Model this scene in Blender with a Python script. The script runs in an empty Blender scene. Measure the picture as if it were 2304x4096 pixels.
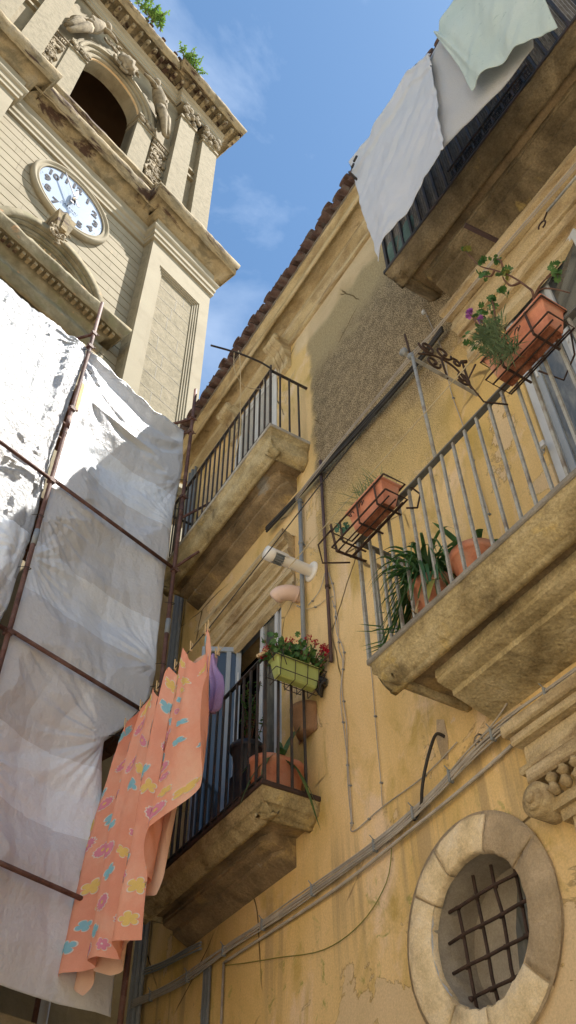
import bpy, bmesh, math, random
from mathutils import Vector, Matrix, noise
from mathutils.geometry import tessellate_polygon
R = math.radians
rnd = random.Random(7)
S = bpy.context.scene
COL = S.collection

# ------------------------------------------------------------------ camera, sky, sun, exposure
cd = bpy.data.cameras.new("camera"); cam = bpy.data.objects.new("camera", cd); COL.objects.link(cam)
cd.sensor_fit = 'VERTICAL'; cd.sensor_height = 36.0; cd.sensor_width = 36.0; cd.lens = 31.18
cd.clip_start = 0.05; cd.clip_end = 2000
cam.matrix_world = Matrix(((0.851666, -0.379216, -0.361745, 0.0), (-0.524026, -0.626538, -0.576929, 0.0),
                           (-0.007867, 0.680914, -0.732321, 1.6), (0, 0, 0, 1)))
S.camera = cam
SUN_AZ, SUN_EL = 118.0, 62.0
w = bpy.data.worlds.new("World"); S.world = w; w.use_nodes = True
nt = w.node_tree; nt.nodes.clear()
out = nt.nodes.new('ShaderNodeOutputWorld'); bg = nt.nodes.new('ShaderNodeBackground')
sky = nt.nodes.new('ShaderNodeTexSky'); sky.sky_type = 'NISHITA'; sky.sun_disc = False
sky.sun_elevation = R(SUN_EL); sky.sun_rotation = R(SUN_AZ); sky.air_density = 1.0; sky.dust_density = .3; sky.ozone_density = 2.2
tc = nt.nodes.new('ShaderNodeTexCoord'); mp = nt.nodes.new('ShaderNodeMapping')
mp.inputs['Scale'].default_value = (1.0, 1.0, 2.2); mp.inputs['Rotation'].default_value = (0.3, 0.2, 0.9)
n1 = nt.nodes.new('ShaderNodeTexNoise'); n1.inputs['Scale'].default_value = 2.3; n1.inputs['Detail'].default_value = 9; n1.inputs['Roughness'].default_value = .58
n1.inputs['Distortion'].default_value = .6
rp = nt.nodes.new('ShaderNodeValToRGB'); rp.color_ramp.elements[0].position = .50; rp.color_ramp.elements[1].position = .78
rp.color_ramp.elements[0].color = (0, 0, 0, 1); rp.color_ramp.elements[1].color = (.55, .55, .55, 1)
mx = nt.nodes.new('ShaderNodeMixRGB'); mx.inputs[2].default_value = (6.2, 7.0, 8.2, 1)
L = nt.links.new
L(tc.outputs['Generated'], mp.inputs[0]); L(mp.outputs[0], n1.inputs['Vector']); L(n1.outputs['Fac'], rp.inputs[0])
tn = nt.nodes.new('ShaderNodeMixRGB'); tn.blend_type = 'MULTIPLY'; tn.inputs[0].default_value = 1; tn.inputs[2].default_value = (.80, .98, 1.0, 1)
L(sky.outputs[0], tn.inputs[1]); L(tn.outputs[0], mx.inputs[1]); L(rp.outputs[0], mx.inputs[0]); L(mx.outputs[0], bg.inputs[0]); L(bg.outputs[0], out.inputs[0])
bg.inputs[1].default_value = 0.0615
sl = bpy.data.lights.new("sun", 'SUN'); sl.energy = 4.1; sl.angle = R(.53); sl.color = (1.0, .95, .87)
so = bpy.data.objects.new("sun", sl); COL.objects.link(so)
sd = Vector((math.sin(R(SUN_AZ)) * math.cos(R(SUN_EL)), math.cos(R(SUN_AZ)) * math.cos(R(SUN_EL)), math.sin(R(SUN_EL))))
so.rotation_euler = sd.to_track_quat('Z', 'Y').to_euler(); so.location = sd * 60
S.view_settings.view_transform = 'Standard'; S.view_settings.look = 'None'; S.view_settings.gamma = 1
S.view_settings.exposure = 1.74
S.cycles.max_bounces = 8; S.cycles.diffuse_bounces = 5; S.cycles.use_denoising = True; S.cycles.sample_clamp_indirect = 6

# ------------------------------------------------------------------ materials
def mat(name, cols, scale=3.0, detail=8, rough=.85, bump=.25, bscale=60, stretch=(1, 1, 1), lo=.32, hi=.68,
        fine=.18, fscale=90, spec=.3, metallic=0, stain=None, stain2=None, trans=0, pits=0, alpha=1, bdist=.02):
    """cols: ramp of colours over a noise; fine: small grain; stain=(colour, scale, lo, hi, stretch[, axis, z0, z1])"""
    m = bpy.data.materials.new(name); m.use_nodes = True; t = m.node_tree; N = t.nodes; N.clear(); K = t.links.new
    o = N.new('ShaderNodeOutputMaterial'); b = N.new('ShaderNodeBsdfPrincipled')
    b.inputs['Roughness'].default_value = rough; b.inputs['Metallic'].default_value = metallic
    b.inputs['Specular IOR Level'].default_value = spec
    tc = N.new('ShaderNodeTexCoord')
    def nz(sc, st=(1, 1, 1), det=8, r=.6, dist=0.3, off=0):
        mp = N.new('ShaderNodeMapping'); mp.inputs['Scale'].default_value = st; mp.inputs['Location'].default_value = (off, off * 1.7, off * .3)
        n = N.new('ShaderNodeTexNoise'); n.inputs['Scale'].default_value = sc; n.inputs['Detail'].default_value = det
        n.inputs['Roughness'].default_value = r; n.inputs['Distortion'].default_value = dist
        K(tc.outputs['Object'], mp.inputs[0]); K(mp.outputs[0], n.inputs['Vector']); return n.outputs['Fac']
    def rng(sock, a, b_, c=0, d=1):
        q = N.new('ShaderNodeMapRange'); q.inputs[1].default_value = a; q.inputs[2].default_value = b_
        q.inputs[3].default_value = c; q.inputs[4].default_value = d; K(sock, q.inputs[0]); return q.outputs[0]
    rp = N.new('ShaderNodeValToRGB'); e = rp.color_ramp.elements
    for i, c in enumerate(cols):
        p = lo + (hi - lo) * (i / max(1, len(cols) - 1))
        if i < 2: e[i].position = p; e[i].color = (*c, 1)
        else:
            q = e.new(p); q.color = (*c, 1)
    if len(cols) == 1: e[1].color = (*cols[0], 1)
    K(nz(scale, stretch, detail), rp.inputs[0]); col = rp.outputs[0]
    for k, s in enumerate((stain, stain2)):
        if not s: continue
        mk = rng(nz(s[1], s[4], 9, .65, .5, 3.1 + k * 4), s[2], s[3])
        if len(s) > 5:   # limit to a band in z
            sp = N.new('ShaderNodeSeparateXYZ'); K(tc.outputs['Object'], sp.inputs[0])
            g = rng(sp.outputs[s[5]], s[6], s[7]); mm = N.new('ShaderNodeMath'); mm.operation = 'MULTIPLY'; K(mk, mm.inputs[0]); K(g, mm.inputs[1]); mk = mm.outputs[0]
        x = N.new('ShaderNodeMixRGB'); K(mk, x.inputs[0]); K(col, x.inputs[1]); x.inputs[2].default_value = (*s[0], 1); col = x.outputs[0]
    if fine:
        g = rng(nz(fscale, (1, 1, 1), 4, .7, 0), .3, .7, 1 - fine, 1 + fine * .7)
        x = N.new('ShaderNodeVectorMath'); x.operation = 'SCALE'; K(col, x.inputs[0]); K(g, x.inputs['Scale']); col = x.outputs[0]
    K(col, b.inputs['Base Color'])
    if bump:
        bp = N.new('ShaderNodeBump'); bp.inputs['Strength'].default_value = bump; bp.inputs['Distance'].default_value = bdist
        h = nz(bscale, (1, 1, 1), 6, .65, .2, 7)
        if pits:
            h2 = nz(bscale * .25, (1, 1, 1), 4, .5, .4, 11); a = N.new('ShaderNodeMath'); a.operation = 'ADD'; K(h, a.inputs[0])
            K(rng(h2, .3, .7, 0, pits), a.inputs[1]); h = a.outputs[0]
        K(h, bp.inputs['Height']); K(bp.outputs[0], b.inputs['Normal'])
    last = b.outputs[0]
    if trans:
        tr = N.new('ShaderNodeBsdfTranslucent'); K(col, tr.inputs['Color']); x = N.new('ShaderNodeMixShader'); x.inputs[0].default_value = trans
        K(last, x.inputs[1]); K(tr.outputs[0], x.inputs[2]); last = x.outputs[0]
        if bump: K(bp.outputs[0], tr.inputs['Normal'])
    K(last, o.inputs[0]); return m

def facade_mat():
    """old lime render: ochre coat, a bare coarse dark coat high on the wall, smooth beige coat under the eaves, pale mends"""
    m = bpy.data.materials.new('ochre_render'); m.use_nodes = True; t = m.node_tree; N = t.nodes; N.clear(); K = t.links.new
    o = N.new('ShaderNodeOutputMaterial'); b = N.new('ShaderNodeBsdfPrincipled'); b.inputs['Roughness'].default_value = .92; b.inputs['Specular IOR Level'].default_value = .15
    tc = N.new('ShaderNodeTexCoord'); sp = N.new('ShaderNodeSeparateXYZ'); K(tc.outputs['Object'], sp.inputs[0])
    def nz(sc, st=(1, 1, 1), det=8, r=.6, dist=.3, off=0.):
        mp = N.new('ShaderNodeMapping'); mp.inputs['Scale'].default_value = st; mp.inputs['Location'].default_value = (off, off * 1.7, off * .3)
        n = N.new('ShaderNodeTexNoise'); n.inputs['Scale'].default_value = sc; n.inputs['Detail'].default_value = det; n.inputs['Roughness'].default_value = r; n.inputs['Distortion'].default_value = dist
        K(tc.outputs['Object'], mp.inputs[0]); K(mp.outputs[0], n.inputs['Vector']); return n.outputs['Fac']
    def rng(s, a, b_, c=0., d=1.):
        q = N.new('ShaderNodeMapRange'); q.interpolation_type = 'SMOOTHSTEP'
        for i, v in enumerate((a, b_, c, d)): q.inputs[i + 1].default_value = v
        K(s, q.inputs[0]); return q.outputs[0]
    def ma(op, a, c):
        q = N.new('ShaderNodeMath'); q.operation = op
        for i, v in enumerate((a, c)):
            if isinstance(v, (int, float)): q.inputs[i].default_value = v
            else: K(v, q.inputs[i])
        return q.outputs[0]
    def mix(f, a, c):
        q = N.new('ShaderNodeMixRGB')
        if isinstance(f, float): q.inputs[0].default_value = f
        else: K(f, q.inputs[0])
        for i, v in ((1, a), (2, c)):
            if isinstance(v, tuple): q.inputs[i].default_value = (*v, 1)
            else: K(v, q.inputs[i])
        return q.outputs[0]
    big = nz(.9, (1, 1, .55), 6, .55, .8)
    c = mix(rng(big, .34, .66), (.64, .44, .165), (.79, .57, .285))
    c = mix(rng(nz(2.6, (1, 1, .5), 8, .6, .6, 2.), .52, .70, 0, .8), c, (.46, .32, .09))          # mustard
    c = mix(rng(nz(1.7, (1, 1, .7), 7, .62, .9, 5.), .54, .70, 0, .75), c, (.80, .61, .42))          # peach wear
    c = mix(rng(nz(7.0, (1, 1.6, .16), 7, .7, .5, 8.), .56, .76, 0, .45), c, (.36, .27, .15))         # run-down streaks
    c = mix(rng(nz(3.4, (1, 1, .8), 9, .7, .4, 12.), .67, .73, 0, .8), c, (.66, .52, .36))           # mended spots
    c = mix(ma('MULTIPLY', rng(nz(5.0, (1, 1, 1), 8, .7, 1., 15.), .56, .66), rng(sp.outputs[2], 4.5, 3.9)), c, (.36, .33, .10))  # algae
    c = mix(rng(nz(14.0, (1, 1.4, .5), 9, .75, .8, 17.), .60, .72, 0, .55), c, (.30, .22, .12))       # speckled grime
    # flaked coat low on the wall: a paler under-coat with a dark broken lip
    fl = nz(1.15, (1, 1, 1), 7, .62, .5, 51.); lowz = rng(sp.outputs[2], 4.0, 3.4, 0., .09); fl2 = ma('ADD', fl, lowz)
    flake = rng(fl2, .600, .604); lip = ma('MULTIPLY', rng(fl2, .588, .600), ma('SUBTRACT', 1.0, flake)); c = mix(ma('MULTIPLY', flake, .8), c, (.66, .50, .30)); c = mix(ma('MULTIPLY', lip, .55), c, (.22, .15, .07))
    dz = nz(2.0, (1, 2.5, .1), 5, .6, .3, 61.); under = ma('MULTIPLY', rng(dz, .5, .62), ma('MULTIPLY', rng(sp.outputs[2], 4.9, 4.4), rng(sp.outputs[2], 3.4, 4.3))); c = mix(ma('MULTIPLY', under, .6), c, (.34, .25, .14))  # drips under the cables
    z2 = ma('ADD', sp.outputs[2], ma('MULTIPLY', ma('SUBTRACT', nz(1.6, (1, 1, 1), 10, .72, .8, 20.), .5), 1.9))
    y2 = ma('ADD', sp.outputs[1], ma('MULTIPLY', ma('SUBTRACT', nz(2.2, (1, 1, 1), 6, .6, .5, 23.), .5), .35))
    # rough coat
    grit = nz(75, (1, 1, 1), 3, .8, .0, 30.)
    mott = rng(nz(9, (1, 1, 1), 7, .7, .5, 71.), .35, .65, .72, 1.2); rc0 = mix(rng(grit, .42, .58), (.10, .070, .036), (.54, .42, .25)); rv = N.new('ShaderNodeVectorMath'); rv.operation = 'SCALE'; K(rc0, rv.inputs[0]); K(mott, rv.inputs['Scale']); rough_c = rv.outputs[0]
    rough_y = mix(rng(grit, .36, .60), (.32, .23, .085), (.70, .52, .23))
    left = rng(y2, 5.12, 4.98)
    f_y = ma('MULTIPLY', ma('MULTIPLY', rng(z2, 6.9, 7.7), left), rng(y2, 2.9, 3.3)); c = mix(ma('MULTIPLY', f_y, .8), c, rough_y)
    f_d = ma('MULTIPLY', rng(z2, 7.5, 8.9), left); c = mix(f_d, c, rough_c)
    olive = mix(rng(nz(40, (1, 1, 1), 5, .7), .35, .65), (.36, .28, .15), (.50, .40, .23))
    f_o = ma('MULTIPLY', rng(ma('ADD', z2, ma('MULTIPLY', sp.outputs[1], .12)), 10.7, 11.5), left); c = mix(f_o, c, olive)
    beige = mix(rng(nz(1.5, (1, 1, 1), 5, .6), .35, .65), (.58, .44, .25), (.70, .55, .34))
    z3 = ma('ADD', sp.outputs[2], ma('MULTIPLY', ma('SUBTRACT', nz(1.1, (1, 1, 1), 5, .5, .3, 26.), .5), .8))
    f_b = ma('MULTIPLY', rng(z3, 11.30, 11.48), rng(y2, 5.5, 5.3)); c = mix(f_b, c, beige)
    g = rng(nz(70, (1, 1, 1), 5, .75, 0., 33.), .3, .7, .86, 1.1)
    x = N.new('ShaderNodeVectorMath'); x.operation = 'SCALE'; K(c, x.inputs[0]); K(g, x.inputs['Scale'])
    # hairline cracks
    vo = N.new('ShaderNodeTexVoronoi'); vo.feature = 'DISTANCE_TO_EDGE'; vo.inputs['Scale'].default_value = .75
    ad = N.new('ShaderNodeVectorMath'); ad.operation = 'ADD'; nn = N.new('ShaderNodeTexNoise'); nn.inputs['Scale'].default_value = 4.; nn.inputs['Detail'].default_value = 6
    K(tc.outputs['Object'], ad.inputs[0]); K(nn.outputs['Color'], ad.inputs[1]); K(ad.outputs[0], vo.inputs['Vector'])
    ck = ma('MULTIPLY', rng(vo.outputs[0], .010, .003), rng(nz(.8, (1, 1, 1), 3, .5, 0., 41.), .52, .6)); cc = mix(ck, x.outputs[0], (.16, .11, .05))
    K(cc, b.inputs['Base Color'])
    h = ma('ADD', ma('MULTIPLY', nz(55, (1, 1, 1), 6, .7, .2, 2.), .25), ma('MULTIPLY', nz(6, (1, 1, 1), 5, .6, .5, 4.), .35))
    h = ma('ADD', h, ma('MULTIPLY', ma('MULTIPLY', grit, 2.2), ma('MAXIMUM', f_d, ma('MULTIPLY', f_y, .6))))
    h = ma('SUBTRACT', ma('SUBTRACT', h, ma('MULTIPLY', ck, 1.0)), ma('MULTIPLY', flake, .8))
    bp = N.new('ShaderNodeBump'); bp.inputs['Strength'].default_value = .55; bp.inputs['Distance'].default_value = .025
    K(h, bp.inputs['Height']); K(bp.outputs[0], b.inputs['Normal']); K(b.outputs[0], o.inputs[0]); return m

M = {}
M['facade'] = facade_mat()
M['stone'] = mat('tower_limestone', [(0.188, 0.146, 0.087), (0.244, 0.201, 0.124), (0.291, 0.239, 0.155)], 1.6, rough=.9, bump=.3, bscale=30, fine=.12,
                 stain=((.30, .24, .15), 1.1, .60, .78, (1, 1, .5)), pits=1)
M['rust'] = mat('tower_courses', [(0.235, 0.197, 0.128), (0.281, 0.239, 0.163), (0.298, 0.256, 0.174)], 1.4, rough=.9, bump=.15, bscale=40, fine=.06,
                stain=((.46, .36, .24), 2.2, .66, .8, (1, 1, .3)))
M['panel'] = mat('tower_tufa', [(0.185, 0.155, 0.099), (0.239, 0.201, 0.130), (0.265, 0.221, 0.148)], 6, rough=.95, bump=.3, bscale=26, fine=.22, fscale=30, pits=.8)
M['cornice'] = mat('tower_cornice_stone', [(0.187, 0.138, 0.073), (0.275, 0.211, 0.117), (0.254, 0.211, 0.143)], 2.2, rough=.95, bump=.5, bscale=22, fine=.2, fscale=40,
                   stain=((.15, .12, .07), 2.2, .50, .62, (1, 1, 1)), stain2=((.055, .03, .018), 1.5, .54, .60, (.5, 1, 1.8)), pits=1)
M['carve'] = mat('tower_carved_stone', [(0.115, 0.089, 0.055), (0.219, 0.174, 0.110), (0.300, 0.245, 0.160)], 5, rough=.95, bump=.5, bscale=30, fine=.25, fscale=50)
M['inside'] = mat('belfry_plaster', [(0.188, 0.112, 0.061), (0.257, 0.154, 0.085)], 1.4, rough=.95, bump=.2, fine=.1)
M['soffitwarm'] = mat('arch_soffit_stone', [(.42, .26, .12), (.55, .38, .20)], 2.5, rough=.95, bump=.3, fine=.12)
M['balc'] = mat('balcony_tufa', [(.26, .20, .10), (.46, .37, .20), (.60, .50, .30)], 3.2, rough=.97, bump=.6, bscale=48, fine=.34, fscale=60, bdist=.012,
                stain=((.16, .125, .07), 2.6, .54, .72, (1, 1, 1)), stain2=((.60, .44, .15), 2.1, .60, .72, (1, 1, 1)), pits=1.5)
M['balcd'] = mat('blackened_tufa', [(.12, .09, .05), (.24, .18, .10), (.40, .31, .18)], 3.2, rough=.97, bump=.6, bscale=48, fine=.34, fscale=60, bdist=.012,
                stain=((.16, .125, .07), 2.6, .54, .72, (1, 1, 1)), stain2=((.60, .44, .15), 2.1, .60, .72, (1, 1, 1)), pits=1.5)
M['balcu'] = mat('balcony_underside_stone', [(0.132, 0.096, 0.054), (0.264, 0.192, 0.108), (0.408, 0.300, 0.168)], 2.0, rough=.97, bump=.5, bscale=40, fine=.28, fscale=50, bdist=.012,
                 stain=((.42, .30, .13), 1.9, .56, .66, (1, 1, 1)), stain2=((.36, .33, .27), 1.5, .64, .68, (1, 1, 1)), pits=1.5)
M['marble'] = mat('grey_slab_edge', [(.34, .31, .26), (.50, .47, .40)], 6, rough=.8, bump=.3, fine=.2)
M['hood'] = mat('window_hood_stone', [(.40, .29, .14), (.56, .44, .25), (.62, .50, .32)], 3.0, rough=.95, bump=.6, bscale=35, fine=.28, stretch=(1, .4, 2.5),
                stain=((.30, .21, .11), 3.0, .48, .66, (1, .45, 2.2)), stain2=((.16, .115, .065), 4, .60, .74, (1, .7, 1.4)), pits=1)
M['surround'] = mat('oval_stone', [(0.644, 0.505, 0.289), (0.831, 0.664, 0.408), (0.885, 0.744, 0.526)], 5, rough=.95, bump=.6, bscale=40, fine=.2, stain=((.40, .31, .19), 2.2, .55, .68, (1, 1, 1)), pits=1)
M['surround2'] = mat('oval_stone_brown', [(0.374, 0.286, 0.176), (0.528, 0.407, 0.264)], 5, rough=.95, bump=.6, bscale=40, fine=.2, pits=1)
M['mortar'] = mat('cement_mortar', [(.20, .18, .15), (.32, .29, .24)], 6, bump=.5)
M['roof'] = mat('terracotta_tile', [(0.072, 0.044, 0.035), (0.127, 0.076, 0.064), (0.152, 0.139, 0.129)], 9, rough=.9, bump=.4, fine=.25)
M['rust_iron'] = mat('rusty_scaffold_steel', [(0.068, 0.036, 0.030), (0.116, 0.052, 0.038), (0.177, 0.104, 0.085)], 7, rough=.7, bump=.3, fine=.25, spec=.4)
M['iron'] = mat('black_painted_iron', [(.028, .026, .026), (.05, .044, .04), (.09, .05, .035)], 8, rough=.6, bump=.15, fine=.2, spec=.4)
M['rustbrown'] = mat('rusty_wrought_iron', [(0.039, 0.025, 0.019), (0.077, 0.045, 0.034)], 10, rough=.8, bump=.3, fine=.25)
M['greyiron'] = mat('grey_painted_iron', [(.26, .26, .24), (.36, .36, .33), (.20, .17, .14)], 7, rough=.6, bump=.15, fine=.2)
M['railgrey'] = mat('dull_grey_handrail', [(.11, .11, .10), (.17, .17, .155)], 7, rough=.6, bump=.15, fine=.2)
M['zinc'] = mat('grey_zinc_pipe', [(.20, .22, .23), (.28, .30, .31)], 5, rough=.5, bump=.05, fine=.1)
M['darkpipe'] = mat('brown_pipe', [(.08, .05, .05), (.12, .08, .075)], 5, rough=.6, bump=.05, fine=.1)
M['cable'] = mat('grey_cable', [(0.345, 0.310, 0.265), (0.483, 0.437, 0.380)], 6, rough=.7, bump=.1, fine=.15)
M['cableb'] = mat('black_cable', [(.03, .028, .026), (.05, .045, .04)], 6, rough=.6, bump=0)
M['cream'] = mat('cream_cord', [(.50, .40, .24), (.60, .50, .32)], 6, rough=.8, bump=0)
M['alu'] = mat('grey_white_aluminium', [(.45, .47, .48), (.56, .58, .58)], 4, rough=.4, bump=0, fine=.04, spec=.5)
M['alub'] = mat('blue_grey_aluminium', [(0.291, 0.322, 0.346), (0.381, 0.406, 0.422)], 4, rough=.35, bump=0, fine=.05, spec=.5)
M['shutter'] = mat('white_louvre', [(.56, .56, .54), (.66, .66, .64)], 6, rough=.6, bump=.1, fine=.08)
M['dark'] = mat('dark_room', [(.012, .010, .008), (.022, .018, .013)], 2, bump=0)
M['plastic_w'] = mat('white_flue_enamel', [(.74, .70, .62), (.80, .77, .70)], 4, rough=.45, bump=0, fine=.03, spec=.5)
M['plastic_p'] = mat('peach_plastic_elbow', [(.70, .50, .40), (.78, .60, .50)], 4, rough=.5, bump=0, fine=.04)
M['tc'] = mat('terracotta_pot', [(0.483, 0.172, 0.098), (0.598, 0.241, 0.138), (0.575, 0.299, 0.196)], 7, rough=.75, bump=.15, fine=.1)
M['tcd'] = mat('stained_terracotta', [(.12, .05, .03), (.34, .12, .06), (.46, .20, .11)], 9, rough=.9, bump=.4, fine=.3)
M['limepot'] = mat('lime_plastic', [(.36, .42, .12), (.44, .50, .18)], 5, rough=.5, bump=.05, fine=.06)
M['blackpot'] = mat('black_plastic', [(.02, .022, .03), (.035, .037, .045)], 5, rough=.45, bump=.02)
M['soil'] = mat('potting_soil', [(.03, .02, .012), (.07, .045, .03)], 30, bump=.8)
M['leaf'] = mat('leaf_green', [(0.037, 0.106, 0.025), (0.075, 0.175, 0.044), (0.125, 0.237, 0.062)], 9, rough=.5, bump=0, fine=.1, trans=.3, spec=.4)
M['leafd'] = mat('strap_leaf_dark', [(0.034, 0.101, 0.034), (0.062, 0.155, 0.046), (0.116, 0.232, 0.070)], 6, rough=.42, bump=0, fine=.1, trans=.25, spec=.5)
M['leafp'] = mat('pale_grey_leaf', [(.13, .20, .09), (.22, .29, .15)], 9, rough=.6, bump=0, fine=.1, trans=.3)
M['leafy'] = mat('yellowing_leaf', [(.30, .26, .05), (.22, .26, .06)], 9, rough=.6, bump=0, trans=.3)
M['weed'] = mat('cornice_weed', [(.08, .17, .03), (.18, .30, .06)], 4, rough=.6, bump=0, trans=.35)
M['stem'] = mat('woody_stem', [(.10, .045, .03), (.17, .09, .055)], 10, bump=.2)
M['red'] = mat('red_petal', [(.45, .01, .035), (.62, .03, .06)], 20, rough=.6, bump=0, trans=.3)
M['mauve'] = mat('mauve_petal', [(.38, .10, .42), (.55, .22, .58)], 20, rough=.6, bump=0, trans=.3)
M['peg'] = mat('wooden_peg', [(.55, .38, .18), (.68, .50, .28)], 10, bump=.1)
M['bluepeg'] = mat('blue_plastic_peg', [(.08, .14, .4), (.12, .2, .5)], 10, bump=0)
# ------------------------------------------------------------------ mesh helpers
class MB:
    def __init__(s, xf=None): s.v = []; s.f = []; s.m = []; s.s = []; s.xf = xf; s.cm = 0; s.sm = False
    def V(s, p):
        s.v.append(tuple(s.xf(p)) if s.xf else tuple(p)); return len(s.v) - 1
    def F(s, idx, sm=None): s.f.append(tuple(idx)); s.m.append(s.cm); s.s.append(s.sm if sm is None else sm)
    def box(s, x0, x1, y0, y1, z0, z1):
        i = [s.V(p) for p in ((x0, y0, z0), (x1, y0, z0), (x1, y1, z0), (x0, y1, z0), (x0, y0, z1), (x1, y0, z1), (x1, y1, z1), (x0, y1, z1))]
        for q in ((0, 3, 2, 1), (4, 5, 6, 7), (0, 1, 5, 4), (1, 2, 6, 5), (2, 3, 7, 6), (3, 0, 4, 7)): s.F([i[k] for k in q], False)
    def prism(s, poly, fn, a, b):
        """poly: list of 2-d points; fn(p, t) -> 3-d; extruded from t=a to t=b"""
        A = [s.V(fn(p, a)) for p in poly]; B = [s.V(fn(p, b)) for p in poly]; n = len(poly)
        for k in range(n): s.F((A[k], A[(k + 1) % n], B[(k + 1) % n], B[k]), False)
        tri = tessellate_polygon([[Vector((p[0], p[1], 0)) for p in poly]])
        for t in tri: s.F([A[k] for k in t], False); s.F([B[k] for k in reversed(t)], False)
    def tube(s, pts, r, n=8, caps=True, sm=True, flat=1.0):
        pts = [Vector(p) for p in pts]; rr = r if isinstance(r, (list, tuple)) else [r] * len(pts)
        up = None; rings = []
        for k, p in enumerate(pts):
            d = (pts[min(k + 1, len(pts) - 1)] - pts[max(k - 1, 0)])
            if d.length < 1e-9: d = Vector((0, 0, 1))
            d.normalize()
            if up is None:
                up = Vector((0, 0, 1)) if abs(d.z) < .9 else Vector((1, 0, 0))
            a = up - d * up.dot(d)
            if a.length < 1e-5: a = d.orthogonal()
            a.normalize(); b = d.cross(a); up = a
            rings.append([s.V(p + (a * math.cos(6.28318 * j / n) * flat + b * math.sin(6.28318 * j / n)) * rr[k]) for j in range(n)])
        for A, B in zip(rings, rings[1:]):
            for j in range(n): s.F((A[j], A[(j + 1) % n], B[(j + 1) % n], B[j]), sm)
        if caps: s.F(rings[0][::-1], False); s.F(rings[-1], False)
    def bar(s, a, b, w, d=None, up=(0, 0, 1)):
        """rectangular bar from a to b"""
        a = Vector(a); b = Vector(b); t = (b - a).normalized(); u = Vector(up); u = (u - t * u.dot(t))
        if u.length < 1e-4: u = t.orthogonal()
        u.normalize(); v = t.cross(u); d = d or w; ii = []
        for p in (a, b):
            for (i, j) in ((-1, -1), (1, -1), (1, 1), (-1, 1)): ii.append(s.V(p + u * i * w / 2 + v * j * d / 2))
        for q in ((0, 3, 2, 1), (4, 5, 6, 7), (0, 1, 5, 4), (1, 2, 6, 5), (2, 3, 7, 6), (3, 0, 4, 7)): s.F([ii[k] for k in q], False)
    def lathe(s, prof, c, n=24, axis='z', sm=True, a0=0, a1=2 * math.pi):
        """prof: list of (r, h)"""
        full = abs(a1 - a0 - 2 * math.pi) < 1e-6; cols = n if full else n + 1; g = []
        for (r, h) in prof:
            row = []
            for j in range(cols):
                a = a0 + (a1 - a0) * j / n; x, y = r * math.cos(a), r * math.sin(a)
                p = {'z': (c[0] + x, c[1] + y, c[2] + h), 'x': (c[0] + h, c[1] + x, c[2] + y), 'y': (c[0] + x, c[1] + h, c[2] + y)}[axis]
                row.append(s.V(p))
            g.append(row)
        for A, B in zip(g, g[1:]):
            for j in range(n if full else n): s.F((A[j], A[(j + 1) % cols], B[(j + 1) % cols], B[j]), sm)
    def grid(s, fn, nu, nv, sm=True):
        g = [[s.V(fn(i / nu, j / nv)) for i in range(nu + 1)] for j in range(nv + 1)]
        for j in range(nv):
            for i in range(nu): s.F((g[j][i], g[j][i + 1], g[j + 1][i + 1], g[j + 1][i]), sm)
        return g
    def sweep(s, path, prof, jit=0.0, seg=0):
        """moulding: prof of (outward, z) swept along plan path with mitred corners, outward = right of travel"""
        pts = [Vector((p[0], p[1])) for p in path]
        if seg:
            q = [pts[0]]
            for a, b in zip(pts, pts[1:]):
                k = max(1, int((b - a).length / seg))
                for i in range(1, k + 1): q.append(a.lerp(b, i / k))
            pts = q
        g = []
        for k, p in enumerate(pts):
            ds = []
            if k > 0: ds.append((p - pts[k - 1]).normalized())
            if k < len(pts) - 1: ds.append((pts[k + 1] - p).normalized())
            ns = [Vector((d.y, -d.x)) for d in ds]; m = sum(ns, Vector((0, 0))).normalized(); m = m / max(.3, m.dot(ns[0]))
            row = []
            for (o, z) in prof:
                jo = jz = 0
                if jit:
                    h = noise.noise(Vector((p.x * 3.1, p.y * 3.1, z * 4 + o * 3))); h2 = noise.noise(Vector((p.x * 9, p.y * 9, z * 9 + 5)))
                    jo = (h + .5 * h2) * jit * (0 if o < .02 else 1); jz = h2 * jit * .6
                row.append(s.V((p.x + m.x * (o + jo), p.y + m.y * (o + jo), z + jz)))
            g.append(row)
        for A, B in zip(g, g[1:]):
            for j in range(len(prof) - 1): s.F((A[j], B[j], B[j + 1], A[j + 1]), bool(seg and jit))
        s.F(g[0], False); s.F(g[-1][::-1], False)
    def blob(s, c, r, n=8, amp=.25, fr=3., seed=0.):
        """lumpy rounded mass"""
        c = Vector(c); r = Vector(r) if hasattr(r, '__len__') else Vector((r, r, r)); g = []
        for i in range(n + 1):
            th = math.pi * i / n; row = []
            for j in range(2 * n):
                ph = math.pi * j / n; d = Vector((math.sin(th) * math.cos(ph), math.sin(th) * math.sin(ph), math.cos(th)))
                k = 1 + amp * noise.noise(d * fr + Vector((seed, seed * 2, c.x * 5)))
                row.append(s.V(c + Vector((d.x * r.x, d.y * r.y, d.z * r.z)) * k))
            g.append(row)
        for A, B in zip(g, g[1:]):
            for j in range(2 * n): s.F((A[j], A[(j + 1) % (2 * n)], B[(j + 1) % (2 * n)], B[j]), True)
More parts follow.
